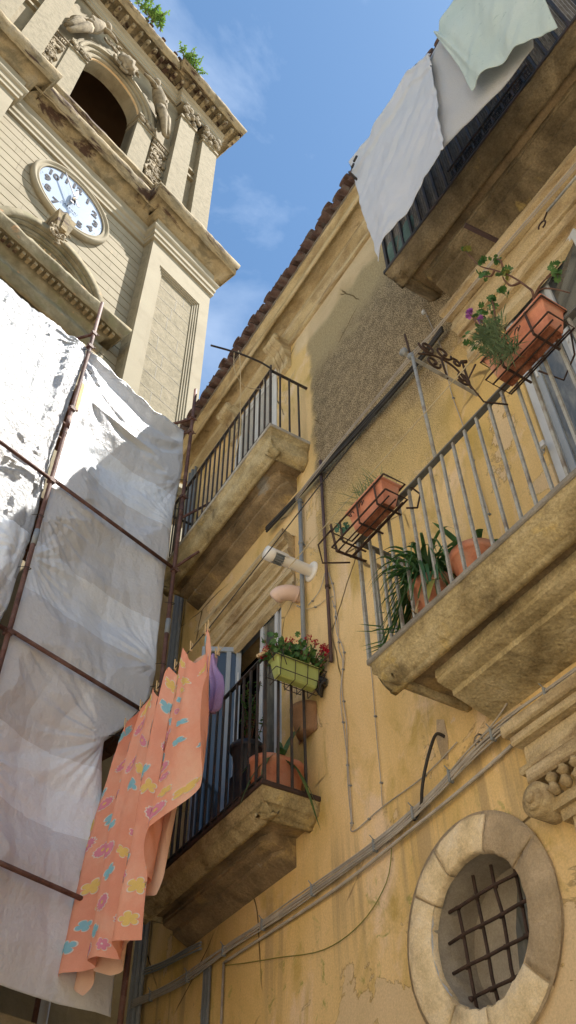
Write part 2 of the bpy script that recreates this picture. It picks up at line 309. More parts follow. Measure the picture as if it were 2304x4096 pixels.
    def leaf(s, p, d, ln, wd, up=(0, 0, 1), fold=.25, nseg=2, droop=0.0):
        """one leaf blade: a folded strip that tapers to a point"""
        p = Vector(p); d = Vector(d).normalized(); side = d.cross(Vector(up))
        if side.length < 1e-3: side = d.orthogonal()
        side.normalize(); nrm = side.cross(d); L_ = []; C_ = []; R_ = []
        for k in range(nseg + 1):
            t = k / nseg; wv = wd * (math.sin(math.pi * (.12 + .88 * t)) if nseg > 1 else (1 - t)); q = p + d * ln * t - Vector((0, 0, 1)) * droop * ln * t * t
            if k == nseg: tip = s.V(q); break
            L_.append(s.V(q - side * wv / 2 + nrm * fold * wv)); C_.append(s.V(q)); R_.append(s.V(q + side * wv / 2 + nrm * fold * wv))
        for k in range(len(C_) - 1):
            s.F((L_[k], C_[k], C_[k + 1], L_[k + 1]), True); s.F((C_[k], R_[k], R_[k + 1], C_[k + 1]), True)
        s.F((L_[-1], C_[-1], tip), True); s.F((C_[-1], R_[-1], tip), True)
    def disc_leaf(s, p, nrm, r, n=7, lob=.22):
        """round lobed leaf (geranium)"""
        p = Vector(p); nrm = Vector(nrm).normalized(); a = nrm.orthogonal().normalized(); b = nrm.cross(a); c0 = s.V(p - nrm * r * .25); ring = []
        for k in range(n * 2):
            t = math.pi * k / n; q = r * (1 + (lob if k % 2 else -lob * .6)); ring.append(s.V(p + a * math.cos(t) * q + b * math.sin(t) * q))
        for k in range(n * 2 - 1): s.F((c0, ring[k], ring[k + 1]), True)

INV = {}
def prop(o, label=None, cat=None, group=None, kind=None):
    for k, v in (('label', label), ('category', cat), ('group', group), ('kind', kind)):
        if v: o[k] = v
    return o
def thing(name, label, cat, loc=(0, 0, 0), rz=0, group=None):
    o = bpy.data.objects.new(name, None); COL.objects.link(o); o.location = loc; o.rotation_euler = (0, 0, rz); o.empty_display_size = .2
    INV[o] = (Matrix.Translation(Vector(loc)) @ Matrix.Rotation(rz, 4, 'Z')).inverted(); return prop(o, label, cat, group)
def obj(name, mb, mats, parent=None, local=False, label=None, solid=0.0, bev=0.0):
    me = bpy.data.meshes.new(name); root = parent
    inv = None
    if parent is not None and not local:
        r = parent
        while r.parent: r = r.parent
        inv = INV.get(r)
    vs = [tuple(inv @ Vector(v)) for v in mb.v] if inv else mb.v
    me.from_pydata(vs, [], mb.f)
    mats = mats if isinstance(mats, (list, tuple)) else [mats]
    for m_ in mats: me.materials.append(M[m_] if isinstance(m_, str) else m_)
    me.polygons.foreach_set('material_index', mb.m); me.polygons.foreach_set('use_smooth', mb.s); me.update()
    bm = bmesh.new(); bm.from_mesh(me); bmesh.ops.recalc_face_normals(bm, faces=bm.faces); bm.to_mesh(me); bm.free()
    o = bpy.data.objects.new(name, me); COL.objects.link(o); o.parent = parent
    if solid: md = o.modifiers.new('thickness', 'SOLIDIFY'); md.thickness = solid; md.offset = 0
    if bev: md = o.modifiers.new('worn_edges', 'BEVEL'); md.width = bev; md.segments = 1; md.limit_method = 'ANGLE'; md.angle_limit = R(40)
    if label: o['label'] = label
    return o
def single(name, mb, mats, label, cat, group=None, kind=None, solid=0., bev=0.):
    return prop(obj(name, mb, mats, None, solid=solid, bev=bev), label, cat, group, kind)
def cat_curve(pts, n=6):
    """Catmull-Rom through the points"""
    P = [Vector(p) for p in pts]; out = []
    for k in range(len(P) - 1):
        a = P[max(k - 1, 0)]; b = P[k]; c = P[k + 1]; d = P[min(k + 2, len(P) - 1)]
        for i in range(n):
            t = i / n; out.append(.5 * ((2 * b) + (c - a) * t + (2 * a - 5 * b + 4 * c - d) * t * t + (3 * b - a - 3 * c + d) * t ** 3))
    out.append(P[-1]); return out
def sag(a, b, s, n=14):
    a = Vector(a); b = Vector(b); return [a.lerp(b, i / n) - Vector((0, 0, s * 4 * (i / n) * (1 - i / n))) for i in range(n + 1)]
def plerp(pl, t):
    """point on a polyline of 2-d/3-d tuples at fraction t of its index range"""
    k = t * (len(pl) - 1); i = min(int(k), len(pl) - 2); f = k - i
    return tuple(a + (b - a) * f for a, b in zip(pl[i], pl[i + 1]))
# ------------------------------------------------------------------ ground
mb = MB(); mb.box(-300, 300, -300, 300, -.3, 0); M['paving'] = mat('limestone_paving', [(.38, .34, .28), (.50, .45, .37)], 3, bump=.3)
single('ground', mb, 'paving', None, None, kind='structure')

# ------------------------------------------------------------------ clock tower (local frame: x along the face, y outward, z up)
TF = lambda p: (p[0], -p[1], p[2])
tower = thing('clock_tower', 'tall pale stone bell tower with an arched belfry opening, carved angels and heavy stained cornices', 'tower', (.391, 9.641, 0), R(18.82))
def tm(): return MB(TF)
def tobj(name, mb, mats, parent=None, **k): return obj(name, mb, mats, parent or tower, local=True, **k)
b = tm()
b.box(-4.05, 4.05, -7.9, -.06, 0, 23.2); b.box(-3.7, -3.3, -7.6, -.42, 23.2, 33.0); b.box(3.3, 3.7, -7.6, -.42, 23.2, 33.0); b.box(-3.3, 3.3, -7.6, -7.2, 23.2, 33.0); b.box(-3.3, 3.3, -7.2, -.42, 31.4, 33.0)
b.box(-4.05, -1.06, -.42, -.02, 23.2, 32.6); b.box(.90, 3.70, -.42, -.02, 23.2, 32.6)   # belfry front either side of the opening
# wall above the arch
pts = [(-1.06, 32.6), (.90, 32.6), (.90, 28.1)] + [(-.08 + .98 * math.cos(a), 28.1 + .98 * math.sin(a) * 1.12) for a in [math.pi * k / 16 for k in range(1, 16)]] + [(-1.06, 28.1)]
b.prism(pts, lambda p, t: (p[0], t, p[1]), -.42, -.02)
tobj('tower_wall', b, 'stone')
# belfry room, seen through the opening
b = tm(); b.box(-3.28, 3.28, -7.18, -7.1, 23.22, 31.3); b.box(-3.28, -3.2, -7.1, -.7, 23.22, 31.3); b.box(3.2, 3.28, -7.1, -.7, 23.22, 31.3); b.box(-3.2, 3.2, -7.1, -.7, 31.3, 31.38); b.box(-3.2, 3.2, -7.1, -.7, 23.22, 23.3)
tobj('belfry_room', b, 'inside')
# courses of the clock stage
b = tm(); z = 14.0; k = 0
while z < 21.9:
    z1 = min(z + .305, 21.95); xs = [-2.12]; 
    while xs[-1] < 2.12 - .9: xs.append(xs[-1] + rnd.uniform(.55, 1.25))
    xs[-1] = 2.12 if 2.12 - xs[-1] < .5 or xs[-1] > 2.12 else xs[-1]
    if xs[-1] < 2.12: xs.append(2.12)
    for a, c in zip(xs, xs[1:]): b.box(a + .002, c - .002, -.055, rnd.uniform(-.001, .001), z + .032, z1)
    z += .305
tobj('coursed_wall', b, 'rust')
# pilasters of the clock stage
def pilaster(s):
    X = lambda a, c: (min(s * a, s * c), max(s * a, s * c))
    p = tm(); p.box(*X(2.12, 4.12), -.06, .25, 0, 22.0)
    q = tobj('pilaster', p, 'panel'); f = tm()
    for (a, c) in ((2.12, 2.44), (3.80, 4.12)): f.box(*X(a, c), .25, .35, 0, 22.0)
    f.box(*X(2.44, 3.80), .25, .35, 21.1, 22.0)
    for d, w_ in ((0, .325), (.05, .30), (.10, .275)):
        f.box(*X(2.44 + d, 2.49 + d), .25, w_, 0, 21.1 - d); f.box(*X(3.75 - d, 3.80 - d), .25, w_, 0, 21.1 - d); f.box(*X(2.49 + d, 3.75 - d), .25, w_, 21.05 - d, 21.1 - d)
    tobj('pilaster_frame', f, 'rust', q)
    j = tm(); zz = 14.
    while zz < 21: 
        j.box(*X(2.60, 3.64), .247, .2535, zz, zz + .012); xx = rnd.uniform(2.75, 3.45); j.box(*X(xx, xx + .012), .247, .2535, zz, zz + .5); zz += .5
    tobj('joint', j, 'mortar', q)
pilaster(1); pilaster(-1)
PL = [(4.12, -7.9), (4.12, .35), (2.12, .35), (2.12, 0), (-2.12, 0), (-2.12, .35), (-4.12, .35), (-4.12, -7.9)]
b = tm(); b.sweep(PL, [(0, 21.95), (.06, 21.95), (.06, 22.10), (.09, 22.12), (.09, 22.30), (.13, 22.34), (.15, 22.40), (.15, 22.46), (.03, 22.48), (.03, 23.02), (0, 23.02)])
tobj('architrave', b, 'rust')
b = tm(); b.sweep(PL, [(0, 23.0), (.10, 23.0), (.12, 23.08), (.20, 23.12), (.20, 23.16), (.40, 23.18), (.40, 23.15), (.42, 23.15), (.44, 23.42), (.47, 23.46), (.51, 23.60), (.51, 23.68), (0, 23.76)], jit=.025, seg=.12)
tobj('cornice', b, 'cornice')
PB = [(4.02, -7.6), (4.02, .30), (1.95, .30), (1.95, .18), (-1.95, .18), (-1.95, .30), (-4.02, .30), (-4.02, -7.6)]
b = tm(); b.sweep(PB, [(0, 23.7), (.18, 23.7), (.18, 24.22), (.22, 24.24), (.22, 24.36), (0, 24.42)], jit=.015, seg=.15); b.box(-4.02, 4.02, -7.6, .2, 23.7, 24.38)
tobj('parapet_ledge', b, 'cornice')
# belfry pilasters
def bpil(x0, x1, wd):
    p = tm(); p.box(x0, x1, -.05, wd, 24.38, 30.7); q = tobj('belfry_pilaster', p, 'panel'); c = tm()
    c.box(x0 - .03, x1 + .03, 0, wd + .04, 30.55, 30.68); tobj('necking', c, 'stone', q); c = tm(); c.box(x0 - .1, x1 + .1, 0, wd + .1, 31.42, 31.56)
    tobj('abacus', c, 'stone', q); c = tm()
    for k in range(26):
        t = rnd.random(); c.blob((x0 + (x1 - x0) * rnd.random() * 1.1 - .03, wd + rnd.uniform(0, .10) + .06 * t, 30.7 + .72 * t), (rnd.uniform(.07, .13), .07, rnd.uniform(.07, .15)), 4, .6, 2, k)
    tobj('carved_capital', c, 'carve', q)
for s in (1, -1):
    for a, c in ((2.14, 2.77), (3.12, 3.77)): bpil(min(s * a, s * c), max(s * a, s * c), .30)
b = tm()
for s in (1, -1):
    x0, x1 = sorted((s * 2.77, s * 3.12)); b.box(x0, x1, -.02, .06, 24.4, 31.5); b.box(x0, x1, 0, .16, 27.6, 27.72); b.box(x0, x1, 0, .18, 28.05, 28.15)
    x0, x1 = sorted((s * 1.55, s * 2.14)); b.box(x0, x1, -.02, .05, 24.4, 31.5)
tobj('recess_wall', b, 'stone')
PT = [(3.77, -7.4), (3.77, .30), (2.0, .30), (2.0, .10), (-2.0, .10), (-2.0, .30), (-3.77, .30), (-3.77, -7.4)]
b = tm(); b.box(-3.75, 3.75, -7.4, .08, 31.5, 33.2)
b.sweep(PT, [(0, 31.5), (.05, 31.5), (.05, 31.66), (.09, 31.68), (.09, 31.84), (.13, 31.88), (.13, 31.94), (.04, 31.96), (.04, 32.2), (.12, 32.24), (.14, 32.34), (0, 32.36)])
tobj('belfry_entablature', b, 'rust')
b = tm(); b.sweep(PT, [(0, 32.5), (.14, 32.5), (.16, 32.52), (.52, 32.54), (.52, 32.50), (.55, 32.50), (.56, 32.74), (.62, 32.80), (.66, 32.92), (.66, 33.0), (0, 33.2)], jit=.03, seg=.14)
tc_ = tobj('top_cornice', b, 'cornice')
b = tm(); x = -4.2
while x < 4.25:
    wb = .30 if abs(x) > 2.0 else .10; b.box(x, x + .13, wb, wb + .44, 32.33, 32.51); b.blob((x + .065, wb + .40, 32.36), (.07, .10, .09), 4, .5, 2, x); x += .31
tobj('modillion_row', b, 'cornice', tc_)
x = -.2
while x < 4.2:
    b = tm(); b.lathe([(.075, 0), (.085, .25)], (x, .55, 33.05), 8, 'y', True, 0, math.pi); tobj('roof_tile', b, 'roof'); x += .2 if rnd.random() < .7 else .55
# belfry opening: imposts, archivolt, warm soffit, keystone
for x0, x1 in ((-1.64, -1.06), (.90, 1.46)):
    b = tm(); b.box(x0, x1, -.4, .10, 24.4, 27.75); b.box(x0 - .03, x1 + .03, -.4, .14, 27.75, 27.85); b.box(x0 - .05, x1 + .05, -.4, .18, 28.12, 28.22)
    im = tobj('arch_impost', b, 'panel'); b = tm()
    for k in range(16): b.blob((rnd.uniform(x0, x1), .16, rnd.uniform(27.85, 28.12)), (.08, .05, .07), 4, .6, 2, k)
    tobj('carved_impost', b, 'carve', im)
def arch_band(mb, cx, cz, r0, r1, w0, w1, a0=0, a1=math.pi, n=28, ez=1.12):
    P = lambda r, a, w_: (cx + r * math.cos(a), w_, cz + r * math.sin(a) * ez)
    for k in range(n):
        a, c = a0 + (a1 - a0) * k / n, a0 + (a1 - a0) * (k + 1) / n
        i = [mb.V(P(r, t, w_)) for t in (a, c) for (r, w_) in ((r0, w0), (r0, w1), (r1, w1), (r1, w0))]
        for q in ((0, 1, 5, 4), (1, 2, 6, 5), (2, 3, 7, 6)): mb.F([i[e] for e in q], True)
b = tm(); arch_band(b, -.08, 28.22, 1.0, 1.16, -.02, .06); arch_band(b, -.08, 28.22, 1.16, 1.30, -.02, .12); arch_band(b, -.08, 28.22, 1.30, 1.40, -.02, .19); arch_band(b, -.08, 28.22, 1.40, 1.5, -.02, .15)
tobj('archivolt', b, 'stone')
b = tm(); arch_band(b, -.08, 28.16, .97, 1.02, -.43, 0.02)
tobj('arch_soffit', b, 'soffitwarm')
b = tm(); b.box(-1.07, .91, -1.5, .12, 24.2, 24.5); tobj('window_sill', b, 'cornice')
# carvings: scroll panels, angels, crest
def cluster(mb, x0, x1, z0, z1, w_, n, r, seed):
    q = random.Random(seed)
    for k in range(n):
        x = q.uniform(x0, x1); z = q.uniform(z0, z1); a = q.uniform(0, 6.28); rr = r * q.uniform(.5, 1.2)
        pts = [(x + rr * (1 - t / 7) * math.cos(a + t * .8), w_ + .03, z + rr * (1 - t / 7) * math.sin(a + t * .8)) for t in range(6)]
        mb.tube(pts, [rr * .28 * (1 - .1 * t) for t in range(6)], 5)
for s in (1, -1):
    b = tm(); cluster(b, *((1.62, 2.0) if s > 0 else (-2.2, -1.85)), 25.0, 27.2, .06, 70, .16, 1 + s)
    x0, x1 = (1.52, 2.12) if s > 0 else (-2.3, -1.7)
    b.box(x0, x1, .02, .10, 27.35, 27.45); b.box(x0, x1, .02, .14, 27.75, 27.82)
    for k in range(9): b.tube([(x0 + .03 + (x1 - x0 - .06) * (k + .5 + .45 * math.cos(t)) / 9, .1, 27.6 + .09 * math.sin(t)) for t in [i * .8 for i in range(7)]], .022, 5)
    tobj('scroll_panel', b, 'carve')
def angel(s, seed):
    b = tm(); q = random.Random(seed); X = lambda x, w_, z: (-.08 + s * x, w_, z)
    b.blob(X(1.02, .38, 30.50), (.15, .16, .18), 7, .2, 3, seed)                                             # head
    b.blob(X(1.00, .34, 30.58), (.18, .15, .15), 6, .6, 5, seed + 1)                                         # hair
    b.tube([X(1.05, .34, 30.35), X(1.14, .36, 30.2), X(1.28, .36, 29.85), X(1.42, .34, 29.5), X(1.50, .30, 29.25)], [.08, .17, .22, .20, .19], 9)  # torso
    b.tube([X(1.42, .32, 29.4), X(1.48, .42, 29.0), X(1.62, .38, 28.55), X(1.78, .30, 28.1), X(1.86, .30, 28.0)], [.17, .15, .11, .08, .05], 8)  # leg
    b.tube([X(1.52, .28, 29.35), X(1.72, .34, 29.0), X(1.84, .30, 28.5), X(1.95, .26, 28.2)], [.16, .14, .10, .06], 8)
    b.tube([X(1.12, .40, 30.1), X(.92, .50, 29.95), X(.72, .46, 30.12), X(.55, .40, 30.2)], [.08, .07, .055, .04], 7)   # arm to the crest
    b.tube([X(1.30, .40, 30.1), X(1.50, .46, 29.85), X(1.42, .5, 29.55)], [.08, .065, .05], 7)
    for k in range(9):                                                                                        # wing feathers
        t = k / 8; b.tube([X(1.36, .16, 30.1 - .1 * t), X(1.62 + .12 * t, .20, 29.95 - .35 * t), X(1.82 + .10 * math.sin(t * 3), .16, 29.75 - .9 * t)], [.06, .075, .03], 6)
    for k in range(7): b.tube([X(1.36 + .05 * k, .30, 29.35), X(1.45 + .06 * k, .36, 28.95 + .03 * k), X(1.55 + .07 * k, .32, 28.55 - .02 * k)], [.04, .05, .02], 5)  # drapery
    return b
tobj('carved_angel', angel(1, 3), 'carve'); tobj('carved_angel', angel(-1, 5), 'carve')
b = tm(); cluster(b, -.35, .2, 29.2, 30.2, .28, 34, .18, 8); b.blob((-.08, .34, 29.75), (.30, .2, .42), 8, .5, 3, 2); cluster(b, -.8, .6, 30.3, 30.75, .15, 24, .14, 9)
tobj('carved_crest', b, 'carve')
b = tm()
for k in range(14): b.blob((rnd.uniform(.55, .9), -.5, 24.6 + rnd.random() * .55), (.10, .12, .12), 4, .7, 3, k)
tobj('pigeon_nest', b, 'dark')
# weeds on the top cornice
def weed(cx, cz, n, sz, seed, lab):
    q = random.Random(seed); s_ = tm(); l_ = tm()
    for k in range(n):
        d = Vector((q.gauss(0, .6), q.uniform(.2, 1.1), q.uniform(.1, 1.3))).normalized(); p0 = Vector((cx + q.gauss(0, sz * .35), .85, cz)); L0 = sz * q.uniform(.4, 1.1)
        pp = [p0, p0 + d * L0 * .5, p0 + d * L0 - Vector((0, 0, L0 * .15))]; s_.tube(pp, [.012, .008, .004], 4)
        for j in range(16):
            t = q.random(); pt = p0.lerp(pp[2], .15 + .85 * t); l_.leaf(TF(TF(pt)), (q.gauss(0, 1), q.gauss(0, 1), q.gauss(.3, 1)), sz * .17, sz * .09)
    wp = tower.matrix_world
    e = thing('wall_weed', lab, 'plant', (0, 0, 0), group='weeds on the tower cornice'); e.parent = None
    T = Matrix.Translation((.391, 9.641, 0)) @ Matrix.Rotation(R(18.82), 4, 'Z')
    for mb_ in (s_, l_): mb_.v = [tuple(T @ Vector(v)) for v in mb_.v]
    obj('stem', s_, 'stem', e); obj('foliage', l_, 'weed', e)
weed(1.62, 33.0, 28, .58, 1, 'bright green weed growing nearest the corner of the tower top cornice')
weed(-.25, 33.05, 24, .70, 2, 'darker drooping weed higher up the tower top cornice, at the picture edge')
# clock
ck = (0.0, 20.75); q = tm()
prof = [(1.07, 0), (1.09, .04), (1.09, .10), (1.05, .145), (1.01, .145), (.99, .11), (.95, .10), (.93, .12), (.905, .12), (.90, .07)]
q.lathe([(r, h) for r, h in prof], (ck[0], 0, ck[1]), 72, 'y'); clk = tobj('clock', q, 'rust')
M['dial'] = mat('clock_dial_glass', [(.36, .42, .52), (.40, .46, .56)], 1.2, rough=.12, bump=0, fine=.02, spec=.6); M['numeral'] = mat('black_numeral', [(.02, .02, .03)], 5, bump=0)
q = tm(); q.lathe([(0, .085), (.905, .085)], (ck[0], 0, ck[1]), 72, 'y', False); dial = tobj('dial', q, 'dial', clk)
q = tm(); q.lathe([(.888, .090), (.902, .090)], (ck[0], 0, ck[1]), 72, 'y', False); tobj('dial_ring', q, 'numeral', clk)
def text(s, size, x, z, w_, parent, name, bold=.0, ext=.003):
    cu = bpy.data.curves.new(name, 'FONT'); cu.body = s; cu.size = size; cu.align_x = 'CENTER'; cu.align_y = 'CENTER'; cu.offset = bold; cu.extrude = ext
    o = bpy.data.objects.new(name + '_src', cu); COL.objects.link(o); dg = bpy.context.evaluated_depsgraph_get(); me = bpy.data.meshes.new_from_object(o.evaluated_get(dg))
    bpy.data.objects.remove(o); me.materials.clear(); me.materials.append(M['numeral'])
    me.transform(Matrix.Translation((x, -w_, z)) @ Matrix.Rotation(R(90), 4, 'X')); o = bpy.data.objects.new(name, me); COL.objects.link(o); o.parent = parent; return o
for h in range(1, 13):
    a = R(30 * h); text(str(h), .30, ck[0] + .69 * math.sin(a), ck[1] + .69 * math.cos(a), .095, clk, 'numeral', .013)
    q = tm(); q.lathe([(0, .108), (.016, .108)], (ck[0] + .84 * math.sin(a), 0, ck[1] + .84 * math.cos(a)), 8, 'y', False); tobj('hour_dot', q, 'numeral', clk)
text('C A P A N N I', .075, ck[0], ck[1] - .36, .108, clk, 'maker_name', .001)
M['hand'] = mat('dark_steel_hand', [(.03, .03, .05)], 5, rough=.3, bump=0, spec=.6); M['hub'] = mat('polished_hub', [(.75, .73, .72)], 5, rough=.2, metallic=.8, bump=0)
def hand(a, ln, tail, wd, w_, name):
    q = tm(); d = (math.sin(a), math.cos(a)); e = (d[1], -d[0]); P = lambda l, s_: (ck[0] + d[0] * l + e[0] * s_, ck[1] + d[1] * l + e[1] * s_)
    q.prism([P(-tail, -wd * .7), P(-tail, wd * .7), P(0, wd * .35), P(ln * .55, wd * .45), P(ln * .8, wd * .35), P(ln, 0), P(ln * .8, -wd * .35), P(ln * .55, -wd * .45), P(0, -wd * .35)], lambda p, t: (p[0], t, p[1]), w_, w_ + .012)
    return tobj(name, q, 'hand', clk)
hand(R(-33), .80, .26, .055, .20, 'minute_hand'); hand(R(2), .46, .22, .10, .175, 'hour_hand')
q = tm(); q.lathe([(0, .24), (.04, .235), (.055, .22), (.055, .11)], (ck[0], 0, ck[1]), 20, 'y'); tobj('hub', q, 'hub', clk)
# pediment window below the clock
M['ped'] = mat('lichened_stone', [(.13, .105, .06), (.20, .165, .10), (.27, .23, .15)], 3, rough=.95, bump=.4, bscale=30, fine=.2, stain=((.17, .15, .08), 3, .5, .66, (1, 1, 1)), stain2=((.38, .22, .11), 3, .62, .70, (1, 1, 1)))
b = tm(); PD = [(1.50, 0), (1.50, .12), (1.12, .12), (-1.12, .12), (-1.50, .12), (-1.50, 0)]
b.sweep(PD, [(0, 16.25), (.05, 16.25), (.05, 16.45), (.10, 16.5), (.10, 16.62), (.03, 16.66), (.03, 16.86), (.10, 16.9), (.14, 17.0), (.34, 17.02), (.34, 17.0), (.36, 17.0), (.38, 17.16), (.44, 17.24), (.44, 17.32), (0, 17.36)], jit=.03, seg=.1)
pd = tobj('window_pediment', b, 'ped'); b = tm()
arch_band(b, 0, 17.3, .95, 1.05, 0, .08, ez=1.0, n=48); arch_band(b, 0, 17.3, 1.05, 1.10, 0, .13, ez=1.0, n=48); arch_band(b, 0, 17.3, 1.10, 1.22, 0, .15, ez=1.0, n=48); arch_band(b, 0, 17.3, 1.22, 1.28, 0, .22, ez=1.0, n=48); arch_band(b, 0, 17.3, 1.28, 1.48, 0, .28, ez=1.0, n=48)
tobj('curved_hood', b, 'ped', pd)
b = tm(); x = -1.75
while x < 1.75: b.box(x, x + .07, .3, .42, 16.93, 17.02); x += .14
tobj('dentil', b, 'cornice', pd)
b = tm()
for k in range(21):
    a0_ = math.pi * k / 21; a1_ = math.pi * (k + 1) / 21; m_ = (a0_ + a1_) / 2
    b.F([b.V((0, .03, 17.36)), b.V((.95 * math.cos(a0_), .03, 17.36 + .9 * math.sin(a0_))), b.V((.95 * math.cos(m_), .10, 17.36 + .9 * math.sin(m_)))], True)
    b.F([b.V((0, .03, 17.36)), b.V((.95 * math.cos(m_), .10, 17.36 + .9 * math.sin(m_))), b.V((.95 * math.cos(a1_), .03, 17.36 + .9 * math.sin(a1_)))], True)
tobj('shell_niche', b, 'soffitwarm', pd)
b = tm(); b.prism([(-.33, 19.32), (.13, 19.32), (.04, 18.62), (-.24, 18.62)], lambda p, t: (p[0], t, p[1]), 0, .46); b.box(-.17, -.03, .46, .50, 18.65, 19.3)
ks = tobj('keystone', b, 'cornice', pd); b = tm(); cluster(b, -.28, .06, 18.15, 18.65, .42, 18, .10, 12); tobj('keystone_head', b, 'carve', pd)
for s in (1, -1):
    b = tm(); b.box(*sorted((s * 1.2, s * 1.62)), 0, .2, 15.0, 16.3)
    for zz in (16.05, 15.72): 
        for rr in (.15, .09, .04): b.lathe([(rr, 0), (rr, .06 + (.15 - rr) * .3), (rr - .03, .06 + (.15 - rr) * .3)], (s * 1.45, .2, zz), 16, 'y')
    tobj('volute', b, 'stone', pd)
b = tm(); b.box(-1.1, 1.1, -.05, .012, 13, 16.2); tobj('window_panel', b, 'soffitwarm', pd)
# ------------------------------------------------------------------ yellow apartment building
XF = 3.52
bld = thing('apartment_building', 'old ochre rendered apartment building with tiled eaves, stone balconies and a round barred window', 'building', (XF, 0, 0))
Y0, Y1, ZT = -7.0, 8.45, 12.3
HOLES = {'mid': (.85, 2.30, 5.13, 8.05), 'low': (5.76, 7.15, 5.13, 7.62), 'up': (5.85, 6.95, 9.45, 11.85), 'top': (.40, 1.75, 9.45, 11.85)}
CR = (3.68, 3.60, .400)
def rect(h): return [(h[0], h[2]), (h[1], h[2]), (h[1], h[3]), (h[0], h[3])]
holes = [rect(h) for h in HOLES.values()] + [[(CR[0] + CR[2] * math.cos(2 * math.pi * k / 40), CR[1] + CR[2] * math.sin(2 * math.pi * k / 40)) for k in range(40)]]
outer = [(Y0, 0), (Y1, 0), (Y1, ZT), (Y0, ZT)]
loops = [[Vector((p[0], p[1], 0)) for p in lp] for lp in [outer] + holes]
flat = [p for lp in [outer] + holes for p in lp]
b = MB(); ids = [b.V((XF, p[0], p[1])) for p in flat]
for t in tessellate_polygon(loops): b.F([ids[k] for k in t], False)
RV = MB()
for lp in holes:      # reveals
    n = len(lp)
    for k in range(n):
        p, q = lp[k], lp[(k + 1) % n]; dd = .30
        (RV if n > 4 else b).F([(RV if n > 4 else b).V(t_) for t_ in ((XF, *p), (XF, *q), (XF + dd, *q), (XF + dd, *p))], n > 4)
b.F([b.V(p) for p in ((XF, Y1, 0), (11, Y1, 0), (11, Y1, ZT), (XF, Y1, ZT))], False)
b.F([b.V(p) for p in ((XF, Y0, 0), (11, Y0, 0), (11, Y0, ZT), (XF, Y0, ZT))], False)
b.F([b.V(p) for p in ((11, Y0, 0), (11, Y1, 0), (11, Y1, ZT), (11, Y0, ZT))], False)
b.F([b.V(p) for p in ((XF, Y0, ZT), (11, Y0, ZT), (11, Y1, ZT), (XF, Y1, ZT))], False)
obj('wall', b, 'facade', bld)
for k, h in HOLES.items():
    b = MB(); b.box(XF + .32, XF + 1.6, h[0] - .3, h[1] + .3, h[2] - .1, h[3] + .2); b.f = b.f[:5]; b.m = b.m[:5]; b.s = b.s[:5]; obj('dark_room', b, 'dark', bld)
# eaves cornice and tiles
ED = [(XF, 12.0), (3.50, 12.0)]
b = MB(); b.sweep([(XF, Y0), (XF, Y1), (XF + 3, Y1)][::-1][::-1], [(0, 11.88), (-.04, 11.88), (-.04, 11.98), (-.015, 12.0), (-.015, 12.05), (-.09, 12.09), (-.11, 12.16), (-.05, 12.18), (-.06, 12.24), (-.12, 12.27), (-.26, 12.29), (-.26, 12.24), (-.29, 12.24), (-.30, 12.33), (-.27, 12.35), (-.35, 12.39), (-.37, 12.44), (0, 12.45)], jit=.016, seg=.06)
cor = obj('eaves_cornice', b, 'hood', bld)
def eave_tiles():
    b = MB(); y = -1.0; pr = .105
    while y < Y1 - .05:
        # convex cover tile sloping up away from the street, then its concave neighbour
        for (cc, r, up) in ((y, .092, 1), (y + pr, .072, -1)):
            P = []
            for (x, dz) in ((3.03 + rnd.uniform(-.03, .02), 0), (3.35, .07), (3.8, .19)):
                row = []
                for th in range(7):
                    a = math.pi * th / 6; row.append(((x), cc + r * math.cos(a), 12.46 + dz + (0.070 * math.sin(a) if up > 0 else -.005 - .045 * math.sin(a))))
                P.append(row)
            for off in (0, .020):
                g = [[b.V((p[0], p[1], p[2] + off)) for p in row] for row in P]
                for A, B in zip(g, g[1:]):
                    for j in range(6): b.F((A[j], A[j + 1], B[j + 1], B[j]), True)
                if off == 0: g0 = g
            for j in range(6): b.F((g0[0][j], g0[0][j + 1], g[0][j + 1], g[0][j]), False)
        y += pr * 2
    return b
TILES = eave_tiles(); rf = obj('roof', TILES, 'roof', bld)
b = MB(); b.box(3.14, 3.9, -1, Y1, 12.425, 12.455); b.F([b.V(p) for p in ((3.5, Y0, 12.5), (3.5, Y1, 12.5), (9, Y1, 13.6), (9, Y0, 13.6))]); obj('roof_bed', b, 'mortar', rf)
# stone consoles under the eaves beside the upper door
for yc in (5.62, 6.95):
    b = MB(); pr_ = [(3.52, 12.02), (3.26, 12.02), (3.23, 11.94), (3.27, 11.86), (3.37, 11.80), (3.41, 11.68), (3.45, 11.58), (3.46, 11.45), (3.52, 11.42)]
    for k in range(5): b.prism([(p[0] + .012 * (k % 2), p[1]) for p in pr_], lambda p, t: (p[0], t, p[1]), yc - .13 + .052 * k, yc - .13 + .052 * (k + 1) - .001)
    b.lathe([(.0, -.02), (.05, -.02), (.05, .28), (.0, .28)], (3.29, yc - .13, 11.95), 14, 'y'); obj('console', b, 'hood', bld, bev=.006)

